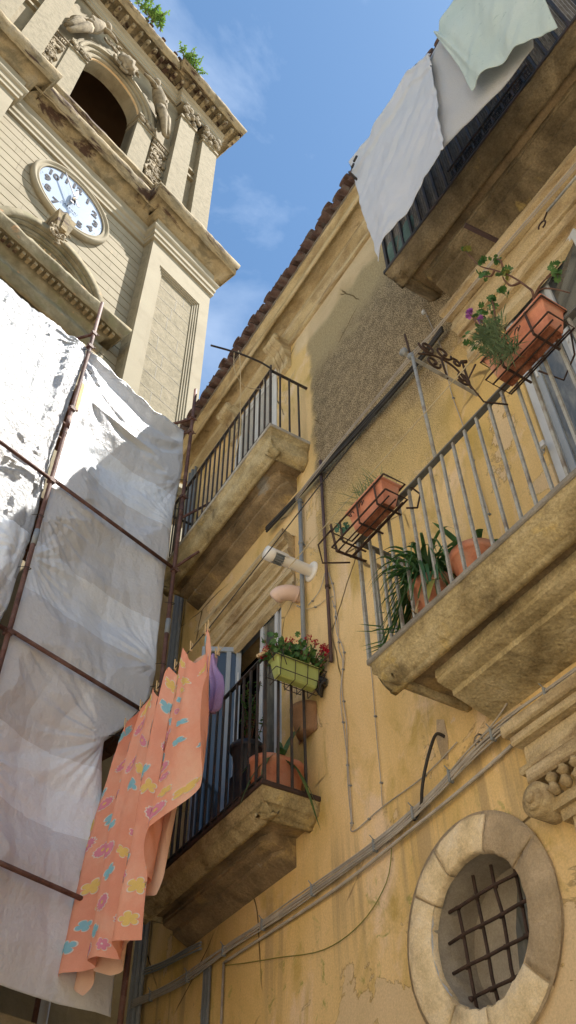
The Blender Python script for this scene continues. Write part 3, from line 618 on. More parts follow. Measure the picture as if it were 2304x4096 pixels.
# balconies
def balcony(y0, y1, xf, zt, drop, name='balcony', cy0=None, cy1=None, edge='marble', label=None, bm_='balcu', body='balc'):
    path = [(XF, y1), (xf, y1), (xf, y0), (XF, y0)]
    b = MB(); z = zt
    pr_ = [(.0, z - .045), (-.012, z - .050), (-.014, z - .115), (-.034, z - .125), (-.036, z - .150), (-.048, z - drop + .075), (-.075, z - drop + .040), (-.110, z - drop + .018), (-.120, z - drop + .016), (-.122, z - drop), (-.165, z - drop - .004), (-.170, z - drop + .035)]
    b.sweep(path, pr_, jit=.006, seg=.035); q = obj(name, b, body, bld, label=label)
    b = MB(); x1_, ya, yb = XF + .01, y0 + .165, y1 - .165
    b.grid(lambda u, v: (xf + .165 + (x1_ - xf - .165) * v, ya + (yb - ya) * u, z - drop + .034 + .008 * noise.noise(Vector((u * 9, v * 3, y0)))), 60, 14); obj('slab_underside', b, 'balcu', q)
    if cy0 is not None:      # the stepped bearer stone built into the wall under the slab
        x0_ = xf + .25; prof = [(x0_, z - drop + .05), (x0_, z - drop - .015), (x0_ + .012, z - drop - .02), (x0_ + .012, z - drop - .045), (x0_ + .05, z - drop - .062), (x0_ + .11, z - drop - .075), (x0_ + .115, z - drop - .11), (XF, z - drop - .19), (XF, z - drop + .05)]
        b = MB(); nseg = max(2, int((cy1 - cy0) / .05)); g = []
        for k in range(nseg + 1):
            yy = cy0 + (cy1 - cy0) * k / nseg; row = []
            for (px, pz) in prof:
                nn = noise.noise(Vector((px * 5, yy * 2.4, pz * 5))) + .6 * noise.noise(Vector((px * 14, yy * 9, pz * 14))); e_ = .05 * (1 - min(1, k / 2.)) ; row.append(b.V((min(XF, px + nn * .010 + e_), yy, pz + nn * .008)))
            g.append(row)
        for A, B in zip(g, g[1:]):
            for j in range(len(prof) - 1): b.F((A[j], A[j + 1], B[j + 1], B[j]), False)
        b.F(g[0], False); b.F(g[-1][::-1], False); obj('bearer_stone', b, bm_, q)
    b = MB(); b.box(xf - .012, XF, y0 - .012, y1 + .012, z - .045, z); obj('slab_edge', b, edge, q, bev=.008)
    return q
B_mid = balcony(-.6, 3.60, 2.85, 5.11, .235, cy0=.2, cy1=3.27, edge='mortar', bm_='balc', label='wide rough stone balcony slab under the flower pots')
B_low = balcony(5.19, 7.55, 3.00, 5.11, .22, cy0=5.55, cy1=7.35, edge='rustbrown', label='shadowed stone balcony slab behind the floral sheet')
B_up = balcony(5.13, 7.95, 3.00, 9.43, .36, cy0=5.42, cy1=7.75, label='upper stone balcony slab beside the scaffold')
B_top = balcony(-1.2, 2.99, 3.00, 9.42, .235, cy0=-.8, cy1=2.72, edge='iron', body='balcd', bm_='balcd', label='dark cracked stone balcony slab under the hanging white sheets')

# window hoods
def hood(y0, y1, z, name='window_hood', pj=.20, dr=.75):
    b = MB(); path = [(XF, y1), (XF, y0)]
    prof = [(0, z), (pj - .02, z - .01), (pj, z - .03), (pj, z - .09), (pj - .035, z - .11), (pj - .035, z - .15), (pj * .55, z - .16), (pj * .52, z - .155), (pj * .50, z - .24), (pj * .62, z - .25), (pj * .60, z - .29), (pj * .42, z - .33), (pj * .40, z - .37), (.05, z - .37), (.05, z - .50), (.07, z - .51), (.07, z - .54), (.03, z - .55), (.03, z - dr + .10), (.05, z - dr + .09), (.05, z - dr + .03), (0, z - dr)]
    pts = [(XF + .0, y1), (XF, y0)]
    g = []
    n = int((y1 - y0) / .05)
    for k in range(n + 1):
        yy = y1 + (y0 - y1) * k / n; row = []
        for i, (o_, zz) in enumerate(prof):
            ins = 0.0
            if k == 0 or k == n: ins = (pj - o_) * .35 * (1 if k == 0 else -1)
            h = noise.noise(Vector((yy * 4, zz * 5, o_ * 7))) + .6 * noise.noise(Vector((yy * 12, zz * 12, 3))); row.append(b.V((XF - max(0, o_ + h * .005 * (1 if 0 < o_ else 0)), yy - ins, zz + h * .004)))
        g.append(row)
    for A, B in zip(g, g[1:]):
        for j in range(len(prof) - 1): b.F((A[j], A[j + 1], B[j + 1], B[j]), False)
    b.F(g[0]); b.F(g[-1][::-1]); return obj(name, b, 'hood', bld)
hood(5.42, 7.26, 8.22); hood(-.3, 2.74, 8.60)

# windows: frames, leaves, panes
M['glass'] = mat('window_glass', [(.035, .04, .042), (.06, .065, .065)], 1.5, rough=.08, bump=0, fine=0, spec=.8)
M['glassd'] = mat('dusty_window_glass', [(.07, .075, .07), (.13, .13, .11), (.26, .25, .20)], 4, rough=.12, bump=0, fine=.1, spec=.7, stretch=(1, 2, .7))
def frame_rect(b, y0, y1, z0, z1, x0, x1, w_):
    b.box(x0, x1, y0, y0 + w_, z0, z1); b.box(x0, x1, y1 - w_, y1, z0, z1); b.box(x0, x1, y0 + w_, y1 - w_, z1 - w_, z1); b.box(x0, x1, y0 + w_, y1 - w_, z0, z0 + w_)
def leafwin(W, hinge, ang, wd, z0, z1, m_='alub', s=1, mg='glass'):
    """an open casement hinged at `hinge`, turned out by ang, running in +/-y when shut"""
    a = R(ang); D = Vector((-math.sin(a), s * math.cos(a), 0)); T = Vector((math.cos(a), s * math.sin(a), 0)); H = Vector(hinge)
    xf = lambda p: tuple(H + D * p[0] + T * p[1] + Vector((0, 0, p[2])))
    b = MB(xf); 
    for q_ in ((0, .055, z0, z1), (wd - .055, wd, z0, z1)): b.box(q_[0], q_[1], 0, .05, q_[2], q_[3])
    b.box(.055, wd - .055, 0, .05, z1 - .06, z1); b.box(.055, wd - .055, 0, .05, z0, z0 + .12)
    f = obj('casement', b, m_, W, bev=.004); b = MB(xf); b.box(.05, wd - .05, .02, .03, z0 + .1, z1 - .05); obj('pane', b, mg, f)
    for zh in ((z0 + z1) / 2 + .5, z1 - .45): b = MB(xf); b.box(.02, .035, -.012, .0, zh, zh + .11); obj('hinge', b, 'shutter', f)
h = HOLES['low']; b = MB(); frame_rect(b, h[0] + .003, h[1] - .003, h[2], h[3] - .003, XF + .02, XF + .11, .055); b.box(XF + .03, XF + .09, h[0] + .36, h[0] + .42, h[2], h[3] - .05)
W = obj('window', b, 'alu', bld, bev=.004); leafwin(W, (XF + .0, h[0] + .42, 0), 0, .34, h[2] + .05, h[3] - .07, 'alu', -1, 'glassd'); leafwin(W, (XF + .03, h[0] + .86, 0), 62, .42, h[2] + .05, h[3] - .07, 'alub', 1); leafwin(W, (XF + .03, h[1] - .08, 0), 20, .40, h[2] + .05, h[3] - .07, 'alub', -1)
h = HOLES['mid']; b = MB(); frame_rect(b, h[0] + .003, h[1] - .003, h[2], h[3] - .003, XF + .02, XF + .13, .075)
W = obj('window', b, 'alu', bld, bev=.004); leafwin(W, (XF + .06, h[1] - .08, 0), 0, .36, h[2] + .07, h[3] - .09, 'alub', -1, 'glassd'); leafwin(W, (XF + .05, h[1] - .42, 0), 14, .50, h[2] + .07, h[3] - .09, 'alu', -1, 'glass')
b = MB(); b.box(XF - .03, XF - .003, 2.31, 2.345, 6.28, 6.36); b.box(XF - .055, XF - .03, 2.26, 2.33, 6.285, 6.335); obj('shutter_catch', b, 'shutter', W)
def louvre(h, name='window'):
    b = MB(); frame_rect(b, h[0], h[1], h[2], h[3], XF - .012, XF + .06, .07); W = obj(name, b, 'shutter', bld)
    n = 2; wd = (h[1] - h[0] - .14) / n
    for k in range(n):
        y0 = h[0] + .07 + wd * k; b = MB(); frame_rect(b, y0 + .004, y0 + wd - .004, h[2] + .01, h[3] - .07, XF + .002, XF + .04, .055)
        f = obj('shutter', b, 'shutter', W); b = MB(); z = h[2] + .09
        while z < h[3] - .18:
            b.prism([(XF + .0, z), (XF + .008, z - .006), (XF + .045, z + .028), (XF + .037, z + .034)], lambda p, t: (p[0], t, p[1]), y0 + .06, y0 + wd - .06); z += .042
        obj('slat', b, 'shutter', f)
louvre(HOLES['up']); louvre(HOLES['top'])

M['revl'] = mat('grey_brown_cement', [(.34, .29, .22), (.48, .42, .33)], 6, bump=.5, fine=.2)
# round window: stone surround, cement splay, iron grid
cy, cz, cr = CR; ow = obj  # ring of voussoirs
b = MB(); b2 = MB(); N_ = 72
def ringpt(a, r, x): return (x, cy + r * math.cos(a), cz + r * math.sin(a))
vous = [-.90, .62, 1.12, 1.95, 2.65, 3.9, 4.75, 5.383]
for k in range(len(vous) - 1):
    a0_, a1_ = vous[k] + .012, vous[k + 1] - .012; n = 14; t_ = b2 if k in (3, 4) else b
    rows = []
    for i in range(n + 1):
        a = a0_ + (a1_ - a0_) * i / n; row = []
        for (r, x) in ((cr - .004, XF + .03), (cr - .006, XF - .012), (cr + .012, XF - .030), (cr + .10, XF - .036), (cr + .185, XF - .032), (cr + .207, XF - .022), (cr + .222, XF + .01)):
            nn = noise.noise(Vector((math.cos(a) * 5, math.sin(a) * 5, r * 9 + k))); edge = .006 * math.sin(i / n * math.pi)
            nn += .5 * noise.noise(Vector((math.cos(a) * 16, math.sin(a) * 16, r * 20 + k))); row.append(t_.V(ringpt(a, r + nn * .016, x + nn * .008 - edge)))
        rows.append(row)
    for A, B in zip(rows, rows[1:]):
        for j in range(6): t_.F((A[j], A[j + 1], B[j + 1], B[j]), True)
    t_.F(rows[0]); t_.F(rows[-1][::-1])
rw = obj('round_window', b, 'surround', bld); obj('cement_reveal', RV, 'revl', rw); M['whitewash'] = mat('flaking_whitewash', [(.66, .66, .66), (.78, .78, .78)], 9, bump=.3)
for (a0_, a1_, d0, d1) in ((2.75, 3.5, .05, .10), (3.85, 4.7, .10, .17), (-.5, .5, -.03, -.015), (5.5, 5.8, -.03, -.01)):
    t_ = MB(); rows = []
    for i in range(25):
        a = a0_ + (a1_ - a0_) * i / 24; e_ = math.sin(math.pi * i / 24) ** .5; nn = noise.noise(Vector((a * 9, d0, 2))) * .02
        rows.append([t_.V(ringpt(a, cr - .012, XF + d0)), t_.V(ringpt(a, cr - .012, XF + d0 + (d1 - d0 + nn) * e_))])
    for A, B in zip(rows, rows[1:]): t_.F((A[0], A[1], B[1], B[0]), True)
    obj('whitewash_flake', t_, 'whitewash', rw)
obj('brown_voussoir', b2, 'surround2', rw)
b = MB(); b.lathe([(cr - .0, .05), (cr + .225, .0), (cr + .225, -.004), (cr + .0, .0)], (XF - .02, cy, cz), 60, 'x'); 
obj('mortar_bed', b, 'surround2', rw); b = MB(); b.lathe([(cr + .02, .30), (0, .31)], (XF, cy, cz), 40, 'x', False); obj('inner_cement', b, 'revl', rw)
q = random.Random(4)
for k in range(4):
    b = MB(); yy = cy - .25 + .165 * k; pts = [(XF + .11 + q.uniform(-.01, .01), yy + q.uniform(-.008, .008) + .03 * t, cz - .36 + .72 * t) for t in (0, .2, .4, .6, .8, 1)]
    pts = [p for p in pts if (p[1] - cy) ** 2 + (p[2] - cz) ** 2 < (cr + .04) ** 2]; b.tube(pts, .0105, 7); obj('grille_bar', b, 'rustbrown', rw)
for k in range(4):
    b = MB(); zz = cz - .27 + .165 * k; pts = [(XF + .09, cy - .37 + .74 * t, zz + q.uniform(-.006, .006)) for t in (0, .2, .4, .6, .8, 1)]
    pts = [p for p in pts if (p[1] - cy) ** 2 + (p[2] - cz) ** 2 < (cr + .04) ** 2]; b.tube(pts, .0105, 7); obj('grille_bar', b, 'rustbrown', rw)
b = MB(); b.prism([(cy + .06, cz - .36), (cy + .00, cz + .05), (cy - .10, cz + .34), (cy - .30, cz + .22), (cy - .37, cz), (cy - .28, cz - .25), (cy - .10, cz - .37)], lambda p, t: (t, p[0], p[1]), XF + .27, XF + .295); obj('inner_shutter', b, 'glassd', rw)
for i in range(4):
    for j in range(4):
        b = MB(); b.blob((XF + .100, cy - .25 + .165 * i + .015, cz - .27 + .165 * j), (.016, .019, .015), 4, .7, 3, i + j * 3); obj('grille_knot', b, 'rustbrown', rw)

# portal pilaster capital, lower right
b = MB(); X3 = XF
def blk(y0, y1, z0, z1, pj): b.box(XF - pj, XF, y0, y1, z0, z1)
blk(.4, 3.10, 4.42, 4.50, .16); blk(.4, 3.07, 4.36, 4.42, .13); blk(.4, 3.04, 4.24, 4.36, .07); blk(.4, 3.08, 4.19, 4.24, .10); blk(.4, 3.02, 4.10, 4.19, .12)
pc = obj('portal_capital', b, 'hood', bld, bev=.012); b = MB()
for rr, pj in ((.095, .15), (.062, .175), (.032, .19)): b.lathe([(rr, 0), (rr, -pj), (rr * .6, -pj - .006), (0, -pj - .004)], (XF, 2.96, 3.98), 20, 'x')
for k in range(9):
    for rr in range(2): b.blob((XF - .12, 2.84 - .09 * k, 4.05 - .06 * rr), (.04, .035, .035), 4, .3, 2, k + rr)
b.box(XF - .10, XF, 2.0, 2.9, 3.90, 3.96); b.box(XF - .07, XF, 2.0, 2.88, 3.84, 3.90)
obj('volute', b, 'hood', pc); b = MB()
for k in range(6): b.prism([(XF, 2.84 - .15 * k), (XF - .06, 2.82 - .15 * k), (XF - .06, 2.76 - .15 * k), (XF - .02, 2.73 - .15 * k), (XF, 2.72 - .15 * k)], lambda p, t: (p[0], p[1], t), 0, 3.84)
b.box(XF - .02, XF, 2.0, 2.86, 0, 3.84); obj('fluted_shaft', b, 'hood', pc)

# small mends and wall fixings
b = MB(); b.prism([(3.70, 4.95), (3.77, 4.99), (3.80, 4.85), (3.78, 4.70), (3.72, 4.66), (3.69, 4.8)], lambda p, t: (t, p[0], p[1]), XF - .004, XF + .02); obj('wall_mend', b, 'surround2', bld)
# ------------------------------------------------------------------ railings (each a thing: handrail + every baluster)
def railing(name, label, m_, xf, yn, yf, z0, zt, sp, side_near=True, side_far=True, w_=.018, hw=.034, hh=.014, group='iron balcony railings', bot=True):
    t = thing(name, label, 'railing', (xf, (yn + yf) / 2, z0), group=group)
    b = MB(); b.box(xf - hw / 2, xf + hw / 2, yn - hw / 2, yf + hw / 2, zt - hh, zt)
    if side_near: b.box(xf + hw / 2, XF + .03, yn - hw / 2, yn + hw / 2, zt - hh, zt)
    if side_far: b.box(xf + hw / 2, XF + .03, yf - hw / 2, yf + hw / 2, zt - hh, zt)
    obj('handrail', b, 'railgrey' if m_ == 'greyiron' else m_, t)
    if bot:
        b = MB(); zb = z0 + .03; b.box(xf - .009, xf + .009, yn + .01, yf - .01, zb, zb + .014); obj('bottom_rail', b, m_, t)
    def bal(x, y, ww=w_):
        b = MB(); j = rnd.uniform(-.004, .004); b.bar((x, y + j, z0 - .01), (x + rnd.uniform(-.003, .003), y + rnd.uniform(-.003, .003), zt - hh), ww, ww, (1, 0, 0)); obj('baluster', b, m_, t)
    n = int(round((yf - yn) / sp))
    for k in range(n + 1): bal(xf, yn + (yf - yn) * k / n, w_ * (1.3 if k in (0, n) else 1))
    m = int(round((XF - xf) / sp))
    for k in range(1, m):
        x = xf + (XF - xf) * k / m
        if side_near: bal(x, yn)
        if side_far: bal(x, yf)
    return t
rail_up = railing('balcony_railing', 'dark iron railing on the upper left balcony, by the white louvred door', 'iron', 3.01, 5.15, 7.90, 9.43, 10.50, .125)
rail_low = railing('balcony_railing', 'black iron railing behind the floral sheet and under the lime planter', 'iron', 3.02, 5.20, 7.50, 5.12, 6.29, .12)
rail_mid = railing('balcony_railing', 'pale grey iron railing around the two terracotta pots', 'greyiron', 2.87, -.5, 3.61, 5.12, 6.20, .12, side_near=False, hw=.045, bot=False)
rail_top = railing('balcony_railing', 'black iron railing half hidden by hanging white sheets', 'iron', 3.02, -1.1, 2.95, 9.43, 10.50, .13, side_near=False, w_=.022)
# bent rod and string at the corner of the upper railing
b = MB(); b.tube(cat_curve([(3.0, 5.13, 10.50), (2.86, 5.13, 10.52), (2.62, 5.13, 10.49), (2.42, 5.13, 10.43), (2.20, 5.13, 10.35)]), .012, 6); b.tube([(3.01, 5.15, 10.48), (3.01, 5.15, 10.60)], .014, 6)
single('bent_rod', b, 'iron', 'bent dark iron rod sticking out over the street from the upper railing corner', 'rod')
b = MB(); b.tube(cat_curve([(2.55, 5.13, 10.47), (2.56, 5.13, 10.52), (2.60, 5.15, 10.3), (2.70, 5.3, 9.9), (2.82, 5.5, 9.6), (2.88, 5.7, 9.35)]), .005, 5); b.tube(cat_curve([(2.50, 5.13, 10.46), (2.53, 5.14, 10.1), (2.7, 5.2, 10.0), (2.95, 5.25, 10.2), (3.0, 5.3, 10.5)]), .004, 5)
single('string', b, 'cream', 'pale loose string hanging from the bent iron rod', 'string')
# reed screen and mesh behind the top railing
M['reed'] = mat('woven_reed', [(.16, .13, .10), (.28, .24, .19), (.34, .30, .25)], 60, rough=.9, bump=.6, bscale=120, fine=.3, stretch=(1, 1, .15))
b = MB()
for k in range(160):
    y = -1.0 + k * .0247; b.box(3.045, 3.058, y, y + .021, 9.44, 10.4)
single('reed_screen', b, 'reed', 'brown reed privacy screen tied inside the top balcony railing', 'screen')
M['mesh_light'] = mat('light_through_mesh', [(.78, .80, .84), (.84, .86, .90)], 20, bump=0, trans=.5)  # sheet added behind the mesh, light coming through painted as its pale colour
t = thing('mesh_panel', 'wire mesh panel with a dark crossbar, its squares coloured pale for the light behind, on the top balcony railing', 'mesh panel', (3.0, 1.3, 9.45))
b = MB()
for k in range(38): y = .92 + k * .028; b.bar((3.037, y, 9.45), (3.037, y, 9.80), .006)
for k in range(9): z = 9.45 + k * .028; b.bar((3.037, .92, z), (3.037, 1.95, z), .006)
obj('wire_grid', b, 'iron', t); b = MB(); b.box(3.0405, 3.0435, .93, 1.93, 9.45, 9.66); obj('backlight_sheet', b, 'mesh_light', t); b = MB(); b.box(2.995, 3.012, .9, 1.97, 9.66, 9.680); b.box(2.995, 3.012, .9, 1.97, 9.45, 9.46); obj('crossbar', b, 'iron', t)
M['grnpl'] = mat('green_plastic_sheet', [(.10, .16, .13), (.16, .24, .20)], 9, bump=.1, fine=.1)
b = MB(); b.grid(lambda u, v: (3.035 + .012 * math.sin(u * 9 + v * 3), 2.52 + .40 * u, 9.46 + .38 * v), 12, 8); single('green_cloth', b, 'grnpl', 'scrap of dark green plastic tied at the far corner of the top railing', 'cloth')
# clothes rods at the top balcony
b = MB(); b.bar((2.33, 2.55, 10.02), (3.02, 2.70, 10.10), .03, .018); rod = single('clothes_rod', b, 'iron', 'short flat iron arm holding the washing line of the top balcony', 'rod')
b = MB(); b.tube(cat_curve([(2.36, 2.56, 10.03), (2.41, 2.59, 10.3), (2.44, 2.61, 10.58), (2.44, 2.3, 10.49), (2.44, 2.0, 10.54), (2.44, 1.64, 10.61), (2.44, 1.36, 10.35), (2.40, 1.20, 10.2), (2.40, .6, 10.4)]), .004, 5)
b.tube([(2.36, 2.53, 10.12), (2.37, 2.51, 10.18)], .012, 6); b.tube([(2.37, 2.5, 10.22), (2.38, 2.46, 10.28)], .012, 6)
single('washing_line', b, 'cableb', 'thin wire washing line carrying the white and mint sheets at the top', 'line', 'washing lines')

# ------------------------------------------------------------------ scaffold and tarpaulins in front of the church
t2 = Vector((.9519, .3065, 0)); n2 = Vector((.3065, -.9519, 0)); o2 = n2 * -5.856
def SP(p): q = o2 + t2 * p[0] + n2 * p[1]; return (q.x, q.y, p[2])      # (along, outward, z)
b = MB(SP); b.box(-6, 7.2, -3.4, -1.75, 0, 10.9); single('church_wall', b, 'stone', 'plain stone church wall mostly hidden behind the scaffold sheeting', 'wall')
b = MB(SP); b.box(-6, 4.74, -1.3, -.30, 0, 3.86); single('stone_plinth', b, 'stone', 'stone base of the church just below the hem of the white sheeting', 'wall')
sc_ = thing('scaffold', 'rusty tube scaffold with clamps, carrying white plastic sheeting', 'scaffold', SP((3.05, 0, 0)))
def pole(u, w_, z0, z1, nm='upright_pole'):
    b = MB(SP); b.tube([(u + .006 * math.sin(z * 1.3), w_ + .004 * math.cos(z), z) for z in [z0 + (z1 - z0) * k / 12 for k in range(13)]], .0245, 10); p = obj(nm, b, 'rust_iron', sc_)
    for zz in (z0 + 7.7, z0 + 5.2, z0 + 9.55):
        b = MB(SP); b.tube([(u, w_, zz), (u, w_, zz + .20)], .029, 10); obj('joint_sleeve', b, 'zinc' if abs(zz - z0 - 9.55) > .1 else 'rust_iron', p)
    for zz in (11.52, 11.22, 9.9, 8.64, 6.61, 4.66):
        b = MB(SP); b.box(u - .034, u + .034, w_ - .034, w_ + .034, zz - .026, zz + .026); b.tube([(u + .03, w_ + .02, zz), (u + .065, w_ + .03, zz + .01)], .008, 6); b.tube([(u - .03, w_ + .02, zz + .02), (u - .06, w_ + .04, zz - .03)], .006, 6); obj('clamp', b, 'rust_iron', p)
    return p
pole(3.05, .06, 0, 12.30); pole(4.845, .06, 0, 12.22); pole(1.25, .06, 0, 12.3)
for u in (1.25, 3.05, 4.845): pole(u, -1.05, 0, 11.6, 'rear_pole')
for z in (8.64, 6.61, 4.66, 2.7):
    for a, c in ((1.25, 3.03), (3.06, 4.79)): b = MB(SP); b.tube([(a, .075, z + .02), (c, .075, z)], .021, 9); obj('ledger', b, 'rust_iron', sc_)
for u in (1.25, 3.05, 4.845):
    b = MB(SP); b.tube([(u, .06, 11.52), (u - .26, -.5, 11.50)], .022, 8); b.tube([(u, .06, 11.22), (u - .2, -.4, 11.30)], .013, 8); b.tube([(u - .26, -.5, 11.5), (u - .75, -1.05, 11.52)], .016, 8); obj('bracket_arm', b, 'rust_iron', sc_)
for (a, c) in (((4.84, .06, 9.50), (5.22, .20, 10.02)), ((4.86, .06, 8.70), (5.34, .22, 9.42)), ((4.84, .06, 7.0), (5.0, .1, 7.12))):
    b = MB(SP); b.tube([a, c], .018, 8); b.tube([c, (c[0] + .03, c[1], c[2] - .09)], .014, 6); obj('wall_tie', b, 'rust_iron', sc_)
for z in (10.45, 8.50, 6.47, 4.52):
    b = MB(SP)
    for k in range(4): b.box(1.2, 4.85, -.98 + .22 * k, -.78 + .22 * k, z, z + .045)
    obj('deck_boards', b, 'stem', sc_)
b = MB(SP); b.box(3.075, 3.12, .045, .075, 9.93, 10.45); obj('timber_batten', b, 'peg', sc_)
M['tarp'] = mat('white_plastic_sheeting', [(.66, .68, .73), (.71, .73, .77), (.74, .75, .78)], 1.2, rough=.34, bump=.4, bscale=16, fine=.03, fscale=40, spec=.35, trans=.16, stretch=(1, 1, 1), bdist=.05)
M['tarp_pale'] = mat('paler_plastic_sheeting', [(.80, .86, .95), (.85, .90, .97), (.88, .92, .97)], 1.2, rough=.34, bump=.4, bscale=16, fine=.03, fscale=40, spec=.35, trans=.16, stretch=(1, 1, 1), bdist=.05)  # tone of the paler bands across the sheeting
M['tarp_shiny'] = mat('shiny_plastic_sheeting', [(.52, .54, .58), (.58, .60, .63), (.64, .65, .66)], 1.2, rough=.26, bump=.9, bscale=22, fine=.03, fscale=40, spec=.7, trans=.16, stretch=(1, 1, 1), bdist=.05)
M['tarp_wedge'] = mat('wedge_plastic_sheeting', [(.68, .70, .75), (.73, .75, .79), (.76, .77, .80)], 1.2, rough=.34, bump=.4, bscale=16, fine=.03, fscale=40, spec=.35, trans=.16, stretch=(1, 1, 1), bdist=.05)  # tone of the wedge beneath each band
UR = [(11.3, 4.79), (10.51, 4.83), (9.51, 4.77), (8.64, 4.76), (7.89, 4.79), (7.2, 4.81), (6.9, 4.77), (6.63, 4.66), (6.35, 4.48), (6.13, 4.30), (5.95, 4.31), (5.67, 4.37), (5.0, 4.60), (4.33, 4.77), (3.9, 4.8)]
def interp(tab, z):
    for (za, a), (zb, c) in zip(tab, tab[1:]):
        if za >= z >= zb: return a + (c - a) * (za - z) / (za - zb)
    return tab[0][1] if z > tab[0][0] else tab[-1][1]
TIES = [(3.08, 10.72, 1), (3.08, 9.32, 1), (3.09, 8.53, 1.2), (3.08, 8.20, 1.5), (3.07, 7.6, 1.0), (3.07, 6.7, .6), (4.80, 10.17, .8), (4.80, 9.35, .5), (4.80, 7.28, .9), (4.30, 6.13, 1.5), (3.06, 5.4, .6)]
def fans(u, z, ties):
    s = 0
    for i, (a, c, am) in enumerate(ties):
        dx, dz = u - a, z - c; r = math.hypot(dx, dz)
        if r > 2.2: continue
        th = math.atan2(dz, abs(dx) + 1e-6); s += am * .014 * math.sin(th * 13 + i * 2.1 + 1.5 * math.sin(th * 3)) * min(r / .18, 1) * math.exp(-r / .62) + am * .010 * math.sin(th * 33 + i) * min(r / .12, 1) * math.exp(-r / .4)
    return s
def tarp_r(s, v):
    z = 11.25 + (3.95 - 11.25) * v; uR = interp(UR, z); u = 3.06 + (uR - 3.06) * s
    t = (u - 3.06) / 1.72; zt = 11.25 - .11 * 4 * t * (1 - t) * max(0, 1 - v * 9) - .02 * math.sin(t * 30) * max(0, 1 - v * 12); z += (zt - 11.25)
    d = 11.24 - z; f = max(0, 1 - d / 1.35)
    w_ = .065 * f * math.sin(6.28 * d / (.17 + .33 * 4 * t * (1 - t) + .06 * t) + .6) * min(1, 4 * t * (1 - t) * 2.5 + .15)
    w_ += fans(u, z, TIES); n1_ = noise.noise(Vector((u * .8 + z * .25, z * .55, 1))); w_ += .07 * n1_ + .02 * noise.noise(Vector((u * 2.6 - z * 1.4, z * 1.1 + u, 2)))
    for (pr_, sl_, am_, ph_) in ((2.02, .02, .13, .2), (.74, -.30, .03, .5)):      # broad flat facets between the ledgers
        q_ = ((z + sl_ * u + .10 * noise.noise(Vector((u * .7, z * .5, ph_)))) / pr_ + ph_) % 1.0; w_ += am_ * (q_ / .62 if q_ < .62 else (1 - q_) / .38) * (1 if z < 10.3 else max(0, (11.0 - z) / .7))
    w_ += .005 * noise.noise(Vector((u * 9 + z * 3, z * 2.2, 5))) + .002 * noise.noise(Vector((u * 22, z * 5, 9)))
    e = min(s, 1 - s) * 8; w_ = (w_ - .11 * max(0, min(1, e / 3)) * (1 if z < 10.3 else .3)) * min(1, .25 + e) - .02
    return (u, min(w_, .03), z)
b = MB(SP); b.grid(tarp_r, 130, 430); b.tube([(tarp_r(s / 40, 0)[0], tarp_r(s / 40, 0)[1], tarp_r(s / 40, 0)[2]) for s in range(41)], .008, 5)
def tone_zones(b, fn, nu, nv):
    """sheeting tones by position: 0 base, 1 paler repeating band, 2 wedge under a band"""
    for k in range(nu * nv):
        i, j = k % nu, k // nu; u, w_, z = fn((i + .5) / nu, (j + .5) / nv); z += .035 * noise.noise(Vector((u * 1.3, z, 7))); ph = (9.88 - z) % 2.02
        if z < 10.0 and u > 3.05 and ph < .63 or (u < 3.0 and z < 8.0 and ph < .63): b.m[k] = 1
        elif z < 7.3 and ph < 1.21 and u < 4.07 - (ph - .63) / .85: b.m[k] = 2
tone_zones(b, tarp_r, 130, 430)
single('tarpaulin', b, ['tarp', 'tarp_pale', 'tarp_wedge'], 'white plastic sheeting between the two scaffold poles, fanned creases at its ties', 'tarpaulin', 'scaffold sheeting', solid=.003)
def tarp_l(s, v):
    z = 11.28 + (3.95 - 11.28) * v; u = -.6 + 3.63 * s; t = s
    z += -.10 * abs(math.sin(u * 1.75 - .2)) * max(0, 1 - v * 8) + .05 * (1 - s) * max(0, 1 - v * 10)
    if z > 6.9: w_ = .035 * noise.noise(Vector((u * 6, z * .5, 3))) + .018 * noise.noise(Vector((u * 15, z * 1.4, 6))) + .009 * noise.noise(Vector((u * 30, z * 6, 8))) + .12 * noise.noise(Vector((u * .9, z * .6, 5)))
    else:
        w_ = .02 * noise.noise(Vector((u * 6, z * .5, 3))) * .6 + .12 * noise.noise(Vector((u * .9, z * .6, 5))); q_ = ((z + .1 * u) / 1.02 + .2) % 1.0; w_ += .13 * (q_ / .62 if q_ < .62 else (1 - q_) / .38)
    w_ += .05 * math.exp(-((u - 2.83) / .07) ** 2) * (1 if z < 10.4 else .3) + fans(u, z, [(2.98, 11.1, .8), (2.99, 8.62, 1.2), (2.99, 7.6, .9), (1.3, 8.6, .9), (2.98, 6.6, .7)]) + .012 * noise.noise(Vector((u * 4 + z * 5, z * 7, 7)))
    w_ -= .12 if z < 6.9 else .035
    return (u, min(w_, .03) if z < 8.9 else w_, z)
b = MB(SP); b.grid(tarp_l, 210, 430); tone_zones(b, tarp_l, 210, 430); single('tarpaulin', b, ['tarp_shiny', 'tarp_pale', 'tarp_wedge'], 'crinkled shiny white plastic sheeting at the left edge of the scaffold', 'tarpaulin', 'scaffold sheeting', solid=.003)
b = MB(SP)
for (u, z) in ((3.0, 11.05), (3.0, 9.4), (3.0, 8.05), (3.02, 7.35), (3.1, 10.7), (4.80, 10.15), (4.79, 9.6), (4.82, 8.1), (4.80, 7.25), (4.77, 6.95), (4.36, 6.18)): b.tube(cat_curve([(u - .05, .05, z), (u, .10, z + .01), (u + .06, .09, z + .03), (u + .05, .03, z + .05)], 4), .005, 4)
single('tie_wires', b, 'cableb', 'short dark wire ties fixing the white sheeting to the poles', 'wire', kind='stuff')
b = MB(SP); b.tube([(5.02, -1.2, 2.5), (5.02, -1.2, 6.2)], .05, 10); single('downpipe', b, 'alu', 'pale downpipe low in the dark gap behind the floral sheet', 'pipe', 'drain pipes')

